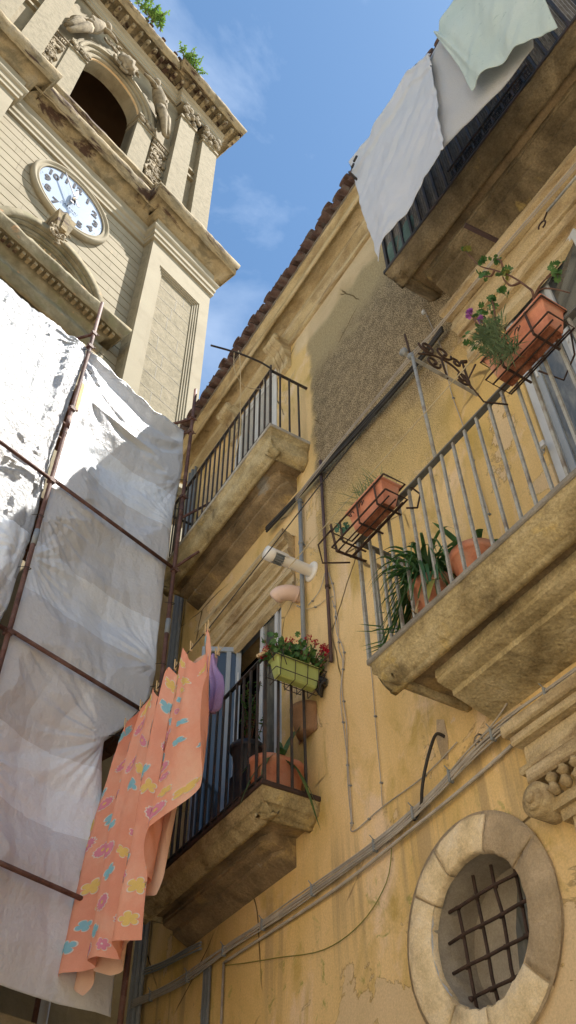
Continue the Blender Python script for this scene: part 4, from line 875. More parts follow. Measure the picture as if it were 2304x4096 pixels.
# ------------------------------------------------------------------ laundry
def coons(top, bot, left, right):
    """patch between four (y, z) polylines"""
    def f(u, v):
        a = plerp(top, u); c = plerp(bot, u); d = plerp(left, v); e = plerp(right, v)
        p00, p10, p01, p11 = top[0], top[-1], bot[0], bot[-1]
        return tuple((1 - v) * a[i] + v * c[i] + (1 - u) * d[i] + u * e[i] - ((1 - u) * (1 - v) * p00[i] + u * (1 - v) * p10[i] + (1 - u) * v * p01[i] + u * v * p11[i]) for i in (0, 1))
    return f
M['wsheet'] = mat('white_cotton_sheet', [(.60, .64, .70), (.66, .69, .75)], 2, rough=.85, bump=.25, bscale=70, fine=.03, trans=.25, spec=.1)
M['wcover'] = mat('white_quilted_cover', [(.80, .82, .84), (.84, .85, .86)], 2, rough=.9, bump=.9, bscale=95, fine=.10, fscale=110, trans=.42, spec=.1)
M['mint'] = mat('mint_cotton', [(.58, .68, .64), (.64, .73, .69)], 2, rough=.85, bump=.3, bscale=50, fine=.04, trans=.25, spec=.1, stain=((.40, .52, .50), 16, .60, .72, (1, 1, 1)))
f1 = coons([(2.61, 10.60), (2.30, 10.50), (2.0, 10.56), (1.64, 10.63), (1.36, 10.36)], [(2.50, 8.26), (2.39, 8.31), (2.2, 8.41), (1.86, 8.50), (1.54, 8.43)], [(2.61, 10.60), (2.60, 9.7), (2.55, 8.9), (2.50, 8.26)], [(1.36, 10.36), (1.44, 9.67), (1.50, 9.0), (1.54, 8.43)])
def cl1(u, v):
    y, z = f1(u, v); x = 2.44 + .03 * math.sin(u * 9 + v * 2) * v + .02 * noise.noise(Vector((y * 3, z * 2, 1))) + .022 * noise.noise(Vector((y * 7 + z * 6, z * 2, 3)))
    if v < .12: x -= .02 * math.sin(v / .12 * math.pi)
    x += .010 * noise.noise(Vector((y * 13, z * 9, 5))) - .030 * math.exp(-((v - .13 - .02 * u) / .012) ** 2) - .022 * math.exp(-((v - .045) / .010) ** 2) - .012 * math.exp(-((u - .975) / .008) ** 2); return (x, y, z)
b = MB(); b.grid(cl1, 90, 160)
hem = [cl1(u / 30, .16 + .02 * math.sin(u)) for u in range(31)]
single('bed_sheet', b, 'wsheet', 'large plain white bed sheet hanging from the top balcony, the one nearest the roof', 'sheet', 'white bed linen at the top', solid=.004)
f2 = coons([(1.58, 10.46), (1.2, 10.38), (.9, 10.2), (.55, 10.1)], [(1.68, 8.66), (1.29, 8.50), (1.0, 8.39), (.64, 8.30)], [(1.58, 10.46), (1.66, 9.6), (1.68, 9.0), (1.68, 8.66)], [(.55, 10.1), (.5, 9.3), (.56, 8.7), (.64, 8.30)])
def cl2(u, v): y, z = f2(u, v); return (2.47 + .03 * noise.noise(Vector((y * 3, z * 2, 9))) + .02 * math.sin(u * 12) * (1 - v) - .03 * math.exp(-((v - .07) / .01) ** 2), y, z)
b = MB(); b.grid(cl2, 50, 50); single('bed_cover', b, 'wcover', 'textured white bedspread hanging behind the mint sheet', 'sheet', 'white bed linen at the top', solid=.006)
f3 = coons([(1.20, 10.16), (1.10, 10.34), (.8, 10.45), (.30, 10.5)], [(1.13, 8.56), (.95, 8.50), (.78, 8.33), (.59, 8.13), (.43, 7.88)], [(1.20, 10.16), (1.17, 9.8), (1.14, 9.1), (1.13, 8.56)], [(.30, 10.5), (.33, 9.5), (.37, 8.5), (.43, 7.88)])
def cl3(u, v):
    y, z = f3(u, v); x = 2.35 + .018 * math.sin(u * 14 + v * 2) * (.3 + .7 * v) + .03 * noise.noise(Vector((y * 4, z * 2, 2))) + .03 * noise.noise(Vector((y * 9 + z * 3, z * 2.5, 12))) * v
    x -= .05 * math.exp(-((u - .06 - .10 * v) / .035) ** 2) * (1 - v); return (x, y, z)
b = MB(); b.grid(cl3, 90, 90); single('mint_sheet', b, 'mint', 'pale mint green sheet hanging at the top right corner', 'sheet', solid=.004)
# floral sheet
PEGS = [6.66, 6.33, 6.0, 5.65, 5.36, 5.05]
FR = [(7.18, 4.20), (6.95, 4.12), (6.69, 4.10), (6.45, 4.07), (6.26, 4.05), (6.09, 4.0), (5.93, 4.03), (5.72, 4.00), (5.80, 4.40), (5.70, 4.42), (5.56, 4.70), (5.34, 4.76), (5.10, 4.84), (4.97, 5.0), (4.90, 5.45)]
FS = [0, .10, .2, .3, .4, .5, .58, .66, .67, .74, .80, .86, .91, .95, 1.0]
def floral(s, t, x0=2.37):
    yt = 6.66 - 1.61 * s
    dist = min(abs(yt - p) for p in PEGS); zt = 6.20 - .26 * min(1, dist / .16) ** .8
    k = 0
    while k < len(FS) - 2 and FS[k + 1] < s: k += 1
    f = (s - FS[k]) / (FS[k + 1] - FS[k]); yb = FR[k][0] + (FR[k + 1][0] - FR[k][0]) * f; zb = FR[k][1] + (FR[k + 1][1] - FR[k][1]) * f
    y = yt + (yb - yt) * t; z = zt + (zb - zt) * t; y += .24 * math.sin(math.pi * t ** .75) * (1 - s) ** 1.5 - .05 * math.sin(math.pi * t) * s
    x = x0 + (.044 + .030 * t) * math.sin(2 * math.pi * (s * 4.4 + .1) + .9 * t + .5 * math.sin(t * 3 + s * 4)) + .018 * math.sin(2 * math.pi * s * 11 + 1.5 * t) * (1 - .4 * t) + .01 * noise.noise(Vector((s * 9, t * 5, 1)))
    x -= .05 * t * (1 - s); return (x, y, z)
M['coral'] = mat('coral_cotton', [(.82, .35, .24), (.86, .41, .29), (.90, .54, .40)], 2.2, rough=.9, bump=.2, bscale=90, fine=.04, trans=.28, spec=.05)
M['coralback'] = mat('faded_cloth_back', [(.74, .48, .36), (.80, .58, .45)], 3, rough=.9, bump=.2, bscale=90, fine=.05, trans=.25, spec=.05)
for nm, c in (('fl_white', (.80, .72, .66)), ('fl_blue', (.28, .55, .66)), ('fl_yellow', (.80, .58, .20)), ('fl_pink', (.72, .28, .38)), ('fl_deep', (.62, .16, .34)), ('fl_teal', (.14, .36, .46))):
    M[nm] = mat(nm.replace('fl_', 'printed_'), [tuple(v * .92 for v in c), c], 20, rough=.9, bump=0, fine=.05, trans=.2, spec=.05)
b = MB(); b.grid(floral, 200, 90)
def surf(s, t, off):
    e = .002; p = Vector(floral(s, t)); a = Vector(floral(min(s + e, 1), t)) - Vector(floral(s - e, t)); c = Vector(floral(s, min(t + e, 1))) - Vector(floral(s, t - e)); n = a.cross(c)
    n.normalize(); n = n if n.x < 0 else -n; return p + n * off
def petal_shape(kind, a, r):
    if kind == 'five': return r * (.50 + .50 * abs(math.cos(2.5 * a)) ** .6)
    if kind == 'six': return r * (.55 + .45 * abs(math.cos(3 * a)) ** .6)
    if kind == 'daisy': return r * (.70 + .30 * abs(math.cos(6.5 * a)) ** .6)
    return r * (.52 + .48 * abs(math.cos(2.0 * a)) ** .5)
def flower(mb, s, t, kind, r, rot, c_out, c_in, c_mid):
    SC, TC = 1 / 2.05, 1 / 2.1
    for (k_, off, cm) in ((1.0, .003, c_out), (.87, .0050, c_in), (.22 if kind == 'daisy' else .16, .0070, c_mid)):
        n = 40; rings = 4; prev = None; mb.cm = cm; cen = mb.V(surf(s, t, off))
        for j in range(1, rings + 1):
            row = []
            for i in range(n):
                a = 2 * math.pi * i / n; rr = petal_shape(kind, a, r) * k_ * j / rings; ss = s + rr * math.cos(a + rot) * SC; tt = t + rr * math.sin(a + rot) * TC
                row.append(mb.V(surf(min(max(ss, .003), .997), min(max(tt, .01), .995), off)))
            for i in range(n):
                if prev: mb.F((prev[i], prev[(i + 1) % n], row[(i + 1) % n], row[i]), True)
                else: mb.F((cen, row[i], row[(i + 1) % n]), True)
            prev = row
    mb.cm = 0
q = random.Random(21); placed = []
tries = 0
while len(placed) < 120 and tries < 12000:
    tries += 1; s, t = q.uniform(.02, .98), q.uniform(.04, .97)
    if all(((s - a) * 2.0) ** 2 + ((t - c) * 2.1) ** 2 > .134 ** 2 for a, c in placed): placed.append((s, t))
for i, (s, t) in enumerate(placed):
    k = ('four', 'five', 'daisy', 'four', 'six', 'five', 'four', 'daisy')[q.randrange(8)]
    co = {'four': (1, 2, 2), 'five': (1, 3, 3), 'daisy': (1, 4, 3), 'six': (1, 4, 1)}[k]; r = {'four': .058, 'five': .064, 'daisy': .060, 'six': .048}[k] * q.uniform(.72, 1.15)
    flower(b, s, t, k, r, q.uniform(0, 6), *co)
fs = single('floral_sheet', b, ['coral', 'fl_white', 'fl_blue', 'fl_yellow', 'fl_pink', 'fl_deep', 'fl_teal'], 'coral sheet with blue, yellow and pink flowers pegged beside the scaffold', 'sheet')
def fback(s, t):
    BK = [(7.0, 4.10), (6.80, 3.97), (6.69, 4.12), (6.36, 3.98), (6.12, 3.97), (6.06, 4.14), (6.02, 4.40), (5.76, 4.33), (5.62, 4.72)]
    yb, zb = plerp(BK, s); yt = 6.6 - 1.45 * s; y = yt + (yb - yt) * t + .18 * math.sin(math.pi * t ** .75) * (1 - s); z = 6.12 + (zb - 6.12) * t
    return (2.47 + (.02 + .02 * t) * math.sin(2 * math.pi * s * 4.1 + 2 + t) - .04 * t * (1 - s), y, z)
b = MB(); b.grid(fback, 90, 50); obj('back_layer', b, 'coralback', fs)
b = MB(); b.tube([(2.40, 8.4, 6.24)] + [(2.40 + .03 * max(0, (5 - y)) * .3, y, 6.205 + max(0, 5.05 - y) * .10) for y in (7.2, 6.66, 6.33, 6.0, 5.65, 5.36, 5.05, 4.4, 3.8, 3.2, 2.74)], .0045, 5)
single('washing_line', b, 'cableb', 'washing line carrying the coral floral sheet across to the wall bracket', 'line', 'washing lines')
b = MB(); b.tube([(2.76, 6.6, 6.50), (2.75, 5.60, 6.44), (2.72, 4.3, 6.46), (2.68, 3.0, 6.40), (2.66, 1.9, 6.36)], .004, 5); single('washing_line', b, 'cream', 'pale washing line carrying the small purple cloth towards the big planter', 'line', 'washing lines')
PEG = thing('clothes_peg', 'wooden clothes peg at the highest near corner of the floral sheet', 'peg', (2.40, 5.05, 6.2), group='pegs on the floral sheet line')
def pegparts(root, c):
    for s_ in (1, -1): b = MB(); b.bar((c[0] + .006 * s_, c[1], c[2] - .035), (c[0] + .014 * s_, c[1] + .012 * s_, c[2] + .06), .012, .009); obj('peg_half', b, 'peg', root)
pegparts(PEG, (2.40, 5.05, 6.215))
PL_ = [(5.07, 'second wooden peg gripping the near corner beside the first'), (5.36, 'dark blue peg mark on the second peak of the floral sheet'), (5.65, 'wooden peg at the third peak of the floral sheet'), (6.0, 'wooden peg at the fourth peak of the floral sheet'), (6.33, 'wooden peg at the fifth peak of the floral sheet, by the scaffold pole'), (6.66, 'wooden peg at the far end of the floral sheet')]
for k, (y, lab) in enumerate(PL_):
    r_ = PEG.copy(); COL.objects.link(r_); r_.location = (2.40, y + (.03 if k == 0 else 0), 6.2); r_['label'] = lab
    for ch in list(PEG.children): c_ = ch.copy(); COL.objects.link(c_); c_.parent = r_
    if k == 1: r_['label'] = 'wooden peg at the second peak of the floral sheet'
for y in (5.60, 5.55):
    r_ = PEG.copy(); COL.objects.link(r_); r_.location = (2.75, y, 6.43); r_['group'] = 'pegs on the purple cloth'; r_['label'] = 'wooden peg holding the purple cloth, ' + ('the farther one' if y == 5.60 else 'the nearer one')
    for ch in list(PEG.children): c_ = ch.copy(); COL.objects.link(c_); c_.parent = r_
M['purple'] = mat('lilac_cloth', [(.50, .33, .60), (.60, .43, .68)], 3, rough=.9, bump=.2, trans=.25, spec=.05)
b = MB(); b.grid(lambda u, v: (2.74 + .03 * math.sin(u * 12 + v * 3), 5.63 - (.04 + .14 * min(1, v * 2)) * u + .03 * v + .03 * math.sin(v * 6), 6.44 - .62 * v + .03 * math.sin(u * 7) * v), 20, 24)
single('purple_cloth', b, 'purple', 'small crumpled purple cloth pegged just right of the floral sheet', 'cloth', solid=.004)
# ------------------------------------------------------------------ planters, pots and plants
def trough(b, x0, x1, y0, y1, z0, z1, tp=.02, rim=.012, th=.012, dy=0.0):
    """open tapered trough with a rolled rim"""
    def ring(o, z): return [(x0 - o, y0 - o, z), (x1 + o, y0 - o, z), (x1 + o, y1 + o, z), (x0 - o, y1 + o, z)]
    R_ = [ring(-tp - .02, z0), ring(-tp - .004, z0 + .004), ring(-tp, z0 + .02), ring(-.004, z1 - .03), ring(0, z1 - .025), ring(rim, z1 - .022), ring(rim, z1), ring(-th, z1), ring(-th - .004, z1 - .04)]
    g = [[b.V(p) for p in r] for r in R_]
    for A, B in zip(g, g[1:]):
        for j in range(4): b.F((A[j], A[(j + 1) % 4], B[(j + 1) % 4], B[j]), False)
    b.F(g[0][::-1], False)
def wire_loop(b, pts, r=.006): b.tube(pts, r, 6)
def cage(t, x0, x1, y0, y1, z0, z1, m_='rustbrown', strips=3, scroll=True, r=.006):
    b = MB(); o = .012
    for z in (z1 - .035, z0 + .02): wire_loop(b, [(x0 - o, y0 - o, z), (x0 - o, y1 + o, z), (x1, y1 + o, z), (x1, y0 - o, z), (x0 - o, y0 - o, z)], r)
    for k in range(strips):
        y = y0 + (y1 - y0) * (k + .5) / strips; b.bar((x0 - o, y, z1 - .02), (x0 - o + .012, y, z0 - .012), .016, .004, (0, 1, 0)); b.bar((x0 - o + .012, y, z0 - .012), (x1 + .03, y, z0 - .012), .016, .004, (0, 1, 0))
    for k in range(3): x = x0 + (x1 - x0) * (k + .4) / 3; b.bar((x, y0, z0 - .016), (x, y1, z0 - .016), .008)
    if scroll:
        for yc, s_ in ((y0 + (y1 - y0) * .40, 1), (y0 + (y1 - y0) * .60, -1)):
            b.tube([(x0 - o - .004, yc + s_ * (.04 - .010 * k) * math.cos(k * .9) * .8, (z0 + z1) / 2 + .015 * k * .2 + (.04 - .004 * k) * math.sin(k * .9)) for k in range(9)], .004, 5)
    return obj('wire_holder', b, m_, t)
# big terracotta window box on the grey railing
bx = (2.66, 2.85, 1.43, 1.95, 6.03, 6.27)
WB = thing('window_box', 'large terracotta window box in a rusty wire holder, straggly plants spilling over', 'planter', (2.73, 1.68, 5.98), group='boxes hung on railings')
b = MB(); trough(b, *bx, tp=.035); tr = obj('trough', b, 'tc', WB, bev=.006); b = MB(); b.box(bx[0] + .045, bx[1] - .045, bx[2] + .045, bx[3] - .045, bx[4] - .004, bx[4] - .001)
for k in range(10): b.lathe([(.016, -.012), (.012, -.004), (.0, -.004)], (rnd.uniform(bx[0] + .05, bx[1] - .05), rnd.uniform(bx[2] + .05, bx[3] - .05), bx[4] + .003), 8)
obj('stained_base', b, 'tcd', tr); b = MB(); b.box(bx[0] + .02, bx[1] - .02, bx[2] + .02, bx[3] - .02, bx[5] - .05, bx[5] - .04); obj('soil', b, 'soil', WB)
cage(WB, *bx, strips=2)
b = MB(); wire_loop(b, [(2.83, 1.72, 5.98), (2.95, 1.66, 5.90), (2.98, 1.55, 6.05), (2.95, 1.5, 6.2)]); obj('hook_wire', b, 'rustbrown', WB); b = MB(); wire_loop(b, [(2.62, 1.98, 6.22), (2.60, 2.06, 6.12), (2.70, 2.06, 5.98), (2.84, 2.0, 5.98)]); obj('hook_wire', b, 'rustbrown', WB)
PLt = thing('trailing_plant', 'woody geranium and spiky pinks growing from the big terracotta window box', 'plant', (2.73, 1.7, 6.25))
br = [[(2.72, 1.55, 6.25), (2.70, 1.49, 6.41), (2.7, 1.51, 6.53), (2.7, 1.58, 6.77), (2.7, 1.68, 7.02), (2.7, 1.77, 7.22), (2.7, 1.82, 7.44), (2.7, 1.85, 7.59)], [(2.7, 1.54, 6.63), (2.7, 1.61, 6.70), (2.7, 1.64, 6.84), (2.7, 1.62, 6.91)], [(2.7, 1.68, 7.02), (2.7, 1.72, 7.0), (2.7, 1.78, 7.1)], [(2.7, 1.62, 6.9), (2.68, 1.6, 7.0), (2.7, 1.64, 7.1)],
      [(2.70, 1.80, 6.25), (2.66, 1.77, 6.46), (2.66, 1.75, 6.61), (2.66, 1.75, 6.72)], [(2.72, 1.55, 6.3), (2.76, 1.50, 6.50), (2.76, 1.40, 6.52), (2.76, 1.32, 6.44)], [(2.76, 1.40, 6.52), (2.76, 1.30, 6.52)], [(2.72, 1.6, 6.3), (2.76, 1.49, 6.49), (2.76, 1.40, 6.39), (2.76, 1.31, 6.2)], [(2.70, 1.85, 6.25), (2.62, 1.86, 6.42), (2.60, 1.88, 6.6), (2.6, 1.9, 6.7)], [(2.68, 1.8, 6.25), (2.62, 1.82, 6.42), (2.6, 1.83, 6.52)]]
b = MB()
for k, p in enumerate(br): c_ = cat_curve(p, 5); b.tube(c_, [.009 - .006 * i / len(c_) for i in range(len(c_))], 6)
obj('stem', b, 'stem', PLt); b = MB(); ly = MB()
def clump(mb, c, n, sp, r, seed):
    q = random.Random(seed)
    for k in range(n):
        p = Vector(c) + Vector((q.gauss(0, sp), q.gauss(0, sp), q.gauss(0, sp))); mb.disc_leaf(p, (q.gauss(-.4, .6), q.gauss(-.4, .6), q.gauss(-.3, .7)), r * q.uniform(.6, 1.15), 7)
for c in ((2.7, 1.84, 7.59), (2.7, 1.73, 7.22), (2.7, 1.64, 7.1), (2.7, 1.61, 6.88), (2.7, 1.66, 6.73), (2.7, 1.78, 7.12), (2.66, 1.75, 6.71), (2.76, 1.32, 6.45), (2.76, 1.30, 6.54)): clump(b, c, 8, .016, .022, int(c[1] * 100))
clump(b, (2.66, 1.83, 6.66), 16, .03, .021, 3); clump(b, (2.64, 1.86, 6.50), 26, .045, .021, 4); clump(b, (2.62, 1.86, 6.36), 18, .045, .02, 8); clump(ly, (2.7, 1.6, 6.83), 4, .012, .024, 5); clump(ly, (2.7, 1.83, 7.56), 4, .012, .022, 6)
obj('round_leaves', b, 'leaf', PLt); obj('yellow_leaves', ly, 'leafy', PLt); b = MB(); q = random.Random(9)
for k in range(620):
    c = Vector(q.choice([(2.62, 1.86, 6.37), (2.62, 1.81, 6.31), (2.62, 1.77, 6.19), (2.62, 1.82, 6.16), (2.61, 1.76, 6.07), (2.61, 1.70, 6.0), (2.62, 1.74, 6.30), (2.63, 1.80, 6.42)])) + Vector((q.gauss(0, .015), q.gauss(0, .030), q.gauss(0, .03)))
    b.leaf(c, (q.gauss(-.5, .6), q.gauss(.1, .8), q.gauss(-.1, .8)), q.uniform(.04, .11), .007, nseg=3, droop=.2)
obj('spiky_leaves', b, 'leafp', PLt); b = MB(); q = random.Random(3)
for c in ((2.6, 1.90, 6.71), (2.6, 1.88, 6.69), (2.6, 1.91, 6.67), (2.6, 1.83, 6.53), (2.6, 1.835, 6.51)):
    for k in range(30): b.leaf(Vector(c), (q.gauss(-.4, 1), q.gauss(0, 1), q.gauss(0, 1)), .026, .014, nseg=2)
obj('mauve_flowers', b, 'mauve', PLt)
# smaller terracotta box, left end of the grey railing
bx = (2.64, 2.81, 3.02, 3.42, 6.00, 6.21)
WB = thing('window_box', 'small terracotta window box with a tuft of grass, in a scrolled rusty holder', 'planter', (2.72, 3.22, 6.0), group='boxes hung on railings')
b = MB(); trough(b, *bx, tp=.03); tr = obj('trough', b, 'tc', WB, bev=.005); b = MB(); b.box(bx[0] + .03, bx[1] - .03, bx[2] + .03, bx[3] - .03, bx[5] - .05, bx[5] - .04); obj('soil', b, 'soil', WB)
b = MB(); b.box(bx[0] + .04, bx[1] - .04, bx[2] + .04, bx[3] - .04, bx[4] - .004, bx[4] - .001); obj('stained_base', b, 'tcd', tr)
cage(WB, bx[0], bx[1], 2.98, 3.60, bx[4], bx[5], strips=3, r=.007)
b = MB(); wire_loop(b, [(2.62, 3.60, 6.18), (2.60, 3.74, 6.14), (2.66, 3.78, 6.02), (2.80, 3.64, 5.98)], .007); obj('hook_wire', b, 'rustbrown', WB); b = MB(); b.bar((2.62, 3.60, 6.24), (2.66, 3.60, 5.99), .022, .006, (0, 1, 0)); b.bar((2.66, 3.60, 5.99), (2.90, 3.58, 5.99), .022, .006, (0, 1, 0)); obj('hook_strap', b, 'rustbrown', WB); b = MB(); wire_loop(b, [(2.86, 2.98, 6.2), (2.92, 2.95, 6.12), (2.90, 2.98, 6.0), (2.82, 3.0, 5.97)], .007); obj('hook_wire', b, 'rustbrown', WB)
G = thing('tufted_grass', 'thin green spiky tuft growing from the small terracotta window box', 'plant', (2.7, 3.2, 6.2)); b = MB(); q = random.Random(5)
for k in range(150): b.leaf((2.72 + q.gauss(0, .03), q.uniform(3.08, 3.34), 6.19), (q.gauss(-.35, .5), q.gauss(.25, .6), 1.0), q.uniform(.10, .27), .005, nseg=3, droop=.25)
obj('blades', b, 'leafp', G)
b = MB(); clump(b, (2.66, 3.50, 6.12), 18, .03, .018, 77); single('jade_sprig', b, mat('dull_teal_leaf', [(.05, .13, .09), (.09, .20, .14)], 9, trans=.2, bump=0), 'small dull green sprig stuck in the far end of the scrolled holder', 'plant')
# lime planter on the end of the black railing
bx = (3.03, 3.46, 5.02, 5.16, 6.0, 6.20)
WB = thing('window_box', 'lime green plastic window box full of red geraniums on the black railing end', 'planter', (3.25, 5.1, 6.0), group='boxes hung on railings')
b = MB(); trough(b, *bx, tp=.025, rim=.010); obj('trough', b, 'limepot', WB, bev=.010); b = MB(); b.box(bx[0] + .03, bx[1] - .03, bx[2] + .03, bx[3] - .03, bx[5] - .05, bx[5] - .04); obj('soil', b, 'soil', WB)
b = MB(); o = .012
for z in (6.175, 6.04): wire_loop(b, [(bx[0] - .02, bx[2] - o, z), (bx[1] + .05, bx[2] - o, z), (bx[1] + .05, bx[3] + .02, z), (bx[0] - .02, bx[3] + .02, z), (bx[0] - .02, bx[2] - o, z)], .004)
for x in (3.06, 3.20, 3.32, 3.43): wire_loop(b, [(x, bx[2] - o, 6.18), (x, bx[2] + .005, 5.99), (x, bx[3] + .03, 5.985), (x, bx[3] + .04, 6.20)], .004)
wire_loop(b, [(3.0, 5.2, 6.26), (2.99, 5.05, 6.24), (3.06, 5.0, 6.22), (3.1, 4.99, 6.08)], .004); wire_loop(b, [(3.16, 5.14, 5.98), (3.16, 5.10, 5.92), (3.30, 5.10, 5.92), (3.33, 5.14, 5.98)], .004)
obj('wire_holder', b, 'iron', WB)
G = thing('geranium', 'red flowering geranium growing from the lime window box', 'plant', (3.25, 5.09, 6.18)); b = MB(); s_ = MB(); r_ = MB(); q = random.Random(15)
for k in range(60):
    x = q.uniform(3.04, 3.46); p0 = Vector((x, 5.09, 6.15)); p1 = p0 + Vector((q.gauss(0, .07), q.gauss(-.02, .06), q.uniform(.08, .24))); s_.tube([p0, p0.lerp(p1, .5) + Vector((.01, 0, .01)), p1], .004, 5)
    for j in range(6): c = p0.lerp(p1, q.uniform(.4, 1.1)) + Vector((q.gauss(0, .025), q.gauss(0, .025), q.gauss(0, .02))); b.disc_leaf(c, (q.gauss(-.2, .6), q.gauss(-.6, .5), q.gauss(-.2, .7)), q.uniform(.014, .030), 7)
for (x, y, z) in ((3.0, 5.12, 6.30), (3.0, 5.2, 6.26), (3.16, 5.10, 6.42), (3.22, 5.09, 6.44), (3.28, 5.10, 6.34), (3.33, 5.06, 6.30), (3.36, 5.05, 6.50), (3.43, 5.05, 6.48), (3.52, 5.0, 6.42), (3.55, 4.96, 6.36), (3.49, 4.97, 6.38), (3.47, 5.0, 6.33), (3.32, 5.06, 6.18), (3.50, 4.94, 6.30)):
    x = min(x, 3.47); s_.tube([(x * .6 + 3.25 * .4, 5.09, 6.2), (x, y, z)], .003, 4)
    for k in range(30): r_.leaf(Vector((x, y, z)) + Vector((q.gauss(0, .018), q.gauss(0, .018), q.gauss(0, .013))), (q.gauss(0, 1), q.gauss(-.3, 1), q.gauss(0, 1)), .020, .014, nseg=2)
clump(b, (3.46, 4.96, 6.24), 14, .03, .022, 4); clump(b, (3.02, 5.16, 6.22), 16, .03, .022, 5)
obj('stem', s_, 'stem', G); obj('leaves', b, 'leaf', G); obj('red_flowers', r_, 'red', G)
b = MB(); b.bar((2.96, 5.24, 6.27), (3.03, 5.13, 6.30), .030, .022); b.bar((2.98, 5.17, 6.30), (3.05, 5.15, 6.34), .03, .02); single('wooden_block', b, 'peg', 'small piece of pale wood wedged at the left end of the lime planter', 'block')
b = MB(); b.grid(lambda u, v: (3.47 + .03 * math.sin(u * 9 + v * 4), 5.0 + .14 * u + .02 * math.sin(v * 8), 6.14 - .20 * v * (.6 + .4 * math.sin(u * 5)) + .01 * math.sin(u * 20)), 14, 14); single('black_rag', b, 'cableb', 'black rag stuffed between the lime planter and the wall', 'rag', solid=.01)
b = MB(); b.tube(cat_curve([(3.44, 5.0, 6.20), (3.47, 4.95, 6.27), (3.48, 4.9, 6.30)]), .012, 6); single('branch', b, 'stem', 'stubby dark branch poking up at the right end of the lime planter', 'branch')
def pot(b, c, r0, r1, h, n=28): b.lathe([(0, 0), (r0, 0), (r0 + .004, .01), (r1 - .012, h * .80), (r1, h * .81), (r1 + .008, h * .84), (r1 + .008, h), (r1 - .006, h), (r1 - .014, h * .88), (0, h * .87)], c, n)
# two pots behind the grey railing
P1 = thing('flower_pot', 'round terracotta pot overflowing with dark strap leaves, the left of the two on the balcony', 'pot', (3.06, 3.12, 5.11), group='round terracotta pots'); b = MB(); pot(b, (3.06, 3.12, 5.115), .105, .165, .33); obj('pot_body', b, 'tc', P1); b = MB(); b.lathe([(0, .285), (.14, .285)], (3.06, 3.12, 5.115), 20); obj('soil', b, 'soil', P1)
P2 = thing('flower_pot', 'round terracotta pot with a few broad leaves, the right of the two on the balcony', 'pot', (3.06, 2.72, 5.11), group='round terracotta pots'); b = MB(); pot(b, (3.06, 2.72, 5.115), .10, .155, .29); obj('pot_body', b, 'tc', P2); b = MB(); b.lathe([(0, .25), (.13, .25)], (3.06, 2.72, 5.115), 20); obj('soil', b, 'soil', P2)
def strap(mb, p, az, ln, wd, rise, droop, n=9, zmin=5.125):
    """arching strap leaf"""
    p = Vector(p); d = Vector((math.cos(az), math.sin(az), 0)); sd = Vector((-d.y, d.x, 0)); rows = []
    for k in range(n + 1):
        t = k / n; q = p + d * ln * (t * .75) + Vector((0, 0, rise * ln * t - droop * ln * t * t)); q.z = max(q.z, zmin + .01 * t); w_ = wd * (math.sin(math.pi * min(1, .18 + .82 * t)) ** .7 if t < 1 else .02)
        rows.append([mb.V(q - sd * w_ / 2 + Vector((0, 0, .25 * w_))), mb.V(q), mb.V(q + sd * w_ / 2 + Vector((0, 0, .25 * w_)))])
    for A, B in zip(rows, rows[1:]): mb.F((A[0], A[1], B[1], B[0]), True); mb.F((A[1], A[2], B[2], B[1]), True)
G = thing('spider_plant', 'dense dark green strap leaved plant arching over the left terracotta pot', 'plant', (3.06, 3.12, 5.4)); b = MB(); y_ = MB(); q = random.Random(31)
for k in range(230): strap(b, (3.06 + q.gauss(0, .05), 3.12 + q.gauss(0, .05), 5.39 + q.uniform(0, .06)), q.uniform(0, 6.28), q.uniform(.30, .56), q.uniform(.016, .026), q.uniform(1.0, 2.1), q.uniform(1.2, 2.4))
for k in range(26): strap(b, (3.06 + q.gauss(0, .05), 3.20, 5.39), q.uniform(1.2, 2.9), q.uniform(.4, .62), .018, q.uniform(.4, .8), q.uniform(1.6, 2.2))
for k in range(10): strap(y_, (3.06 + q.gauss(0, .05), 3.17, 5.37), q.uniform(1.5, 3.6), q.uniform(.2, .38), .016, .3, 1.6)
obj('leaves', b, 'leafd', G); obj('dry_leaves', y_, 'peg', G)
G = thing('broad_leaf_plant', 'few broad pointed green leaves rising from the right terracotta pot', 'plant', (3.06, 2.7, 5.42)); b = MB(); y_ = MB()
for az, ln, rs, dr in ((1.9, .34, 1.3, .7), (2.6, .30, 1.5, .3), (.5, .30, 1.2, .8), (4.2, .34, 1.0, .9), (5.0, .38, .8, .9), (3.2, .36, .9, 1.0), (1.2, .28, 1.6, .4)): strap(b, (3.06, 2.72, 5.35), az, ln, .060, rs, dr)
strap(y_, (2.92, 2.93, 5.30), 3.6, .30, .055, -.2, .9, zmin=4.9); obj('leaves', b, 'leafd', G); obj('hanging_leaf', y_, 'leafy', G)
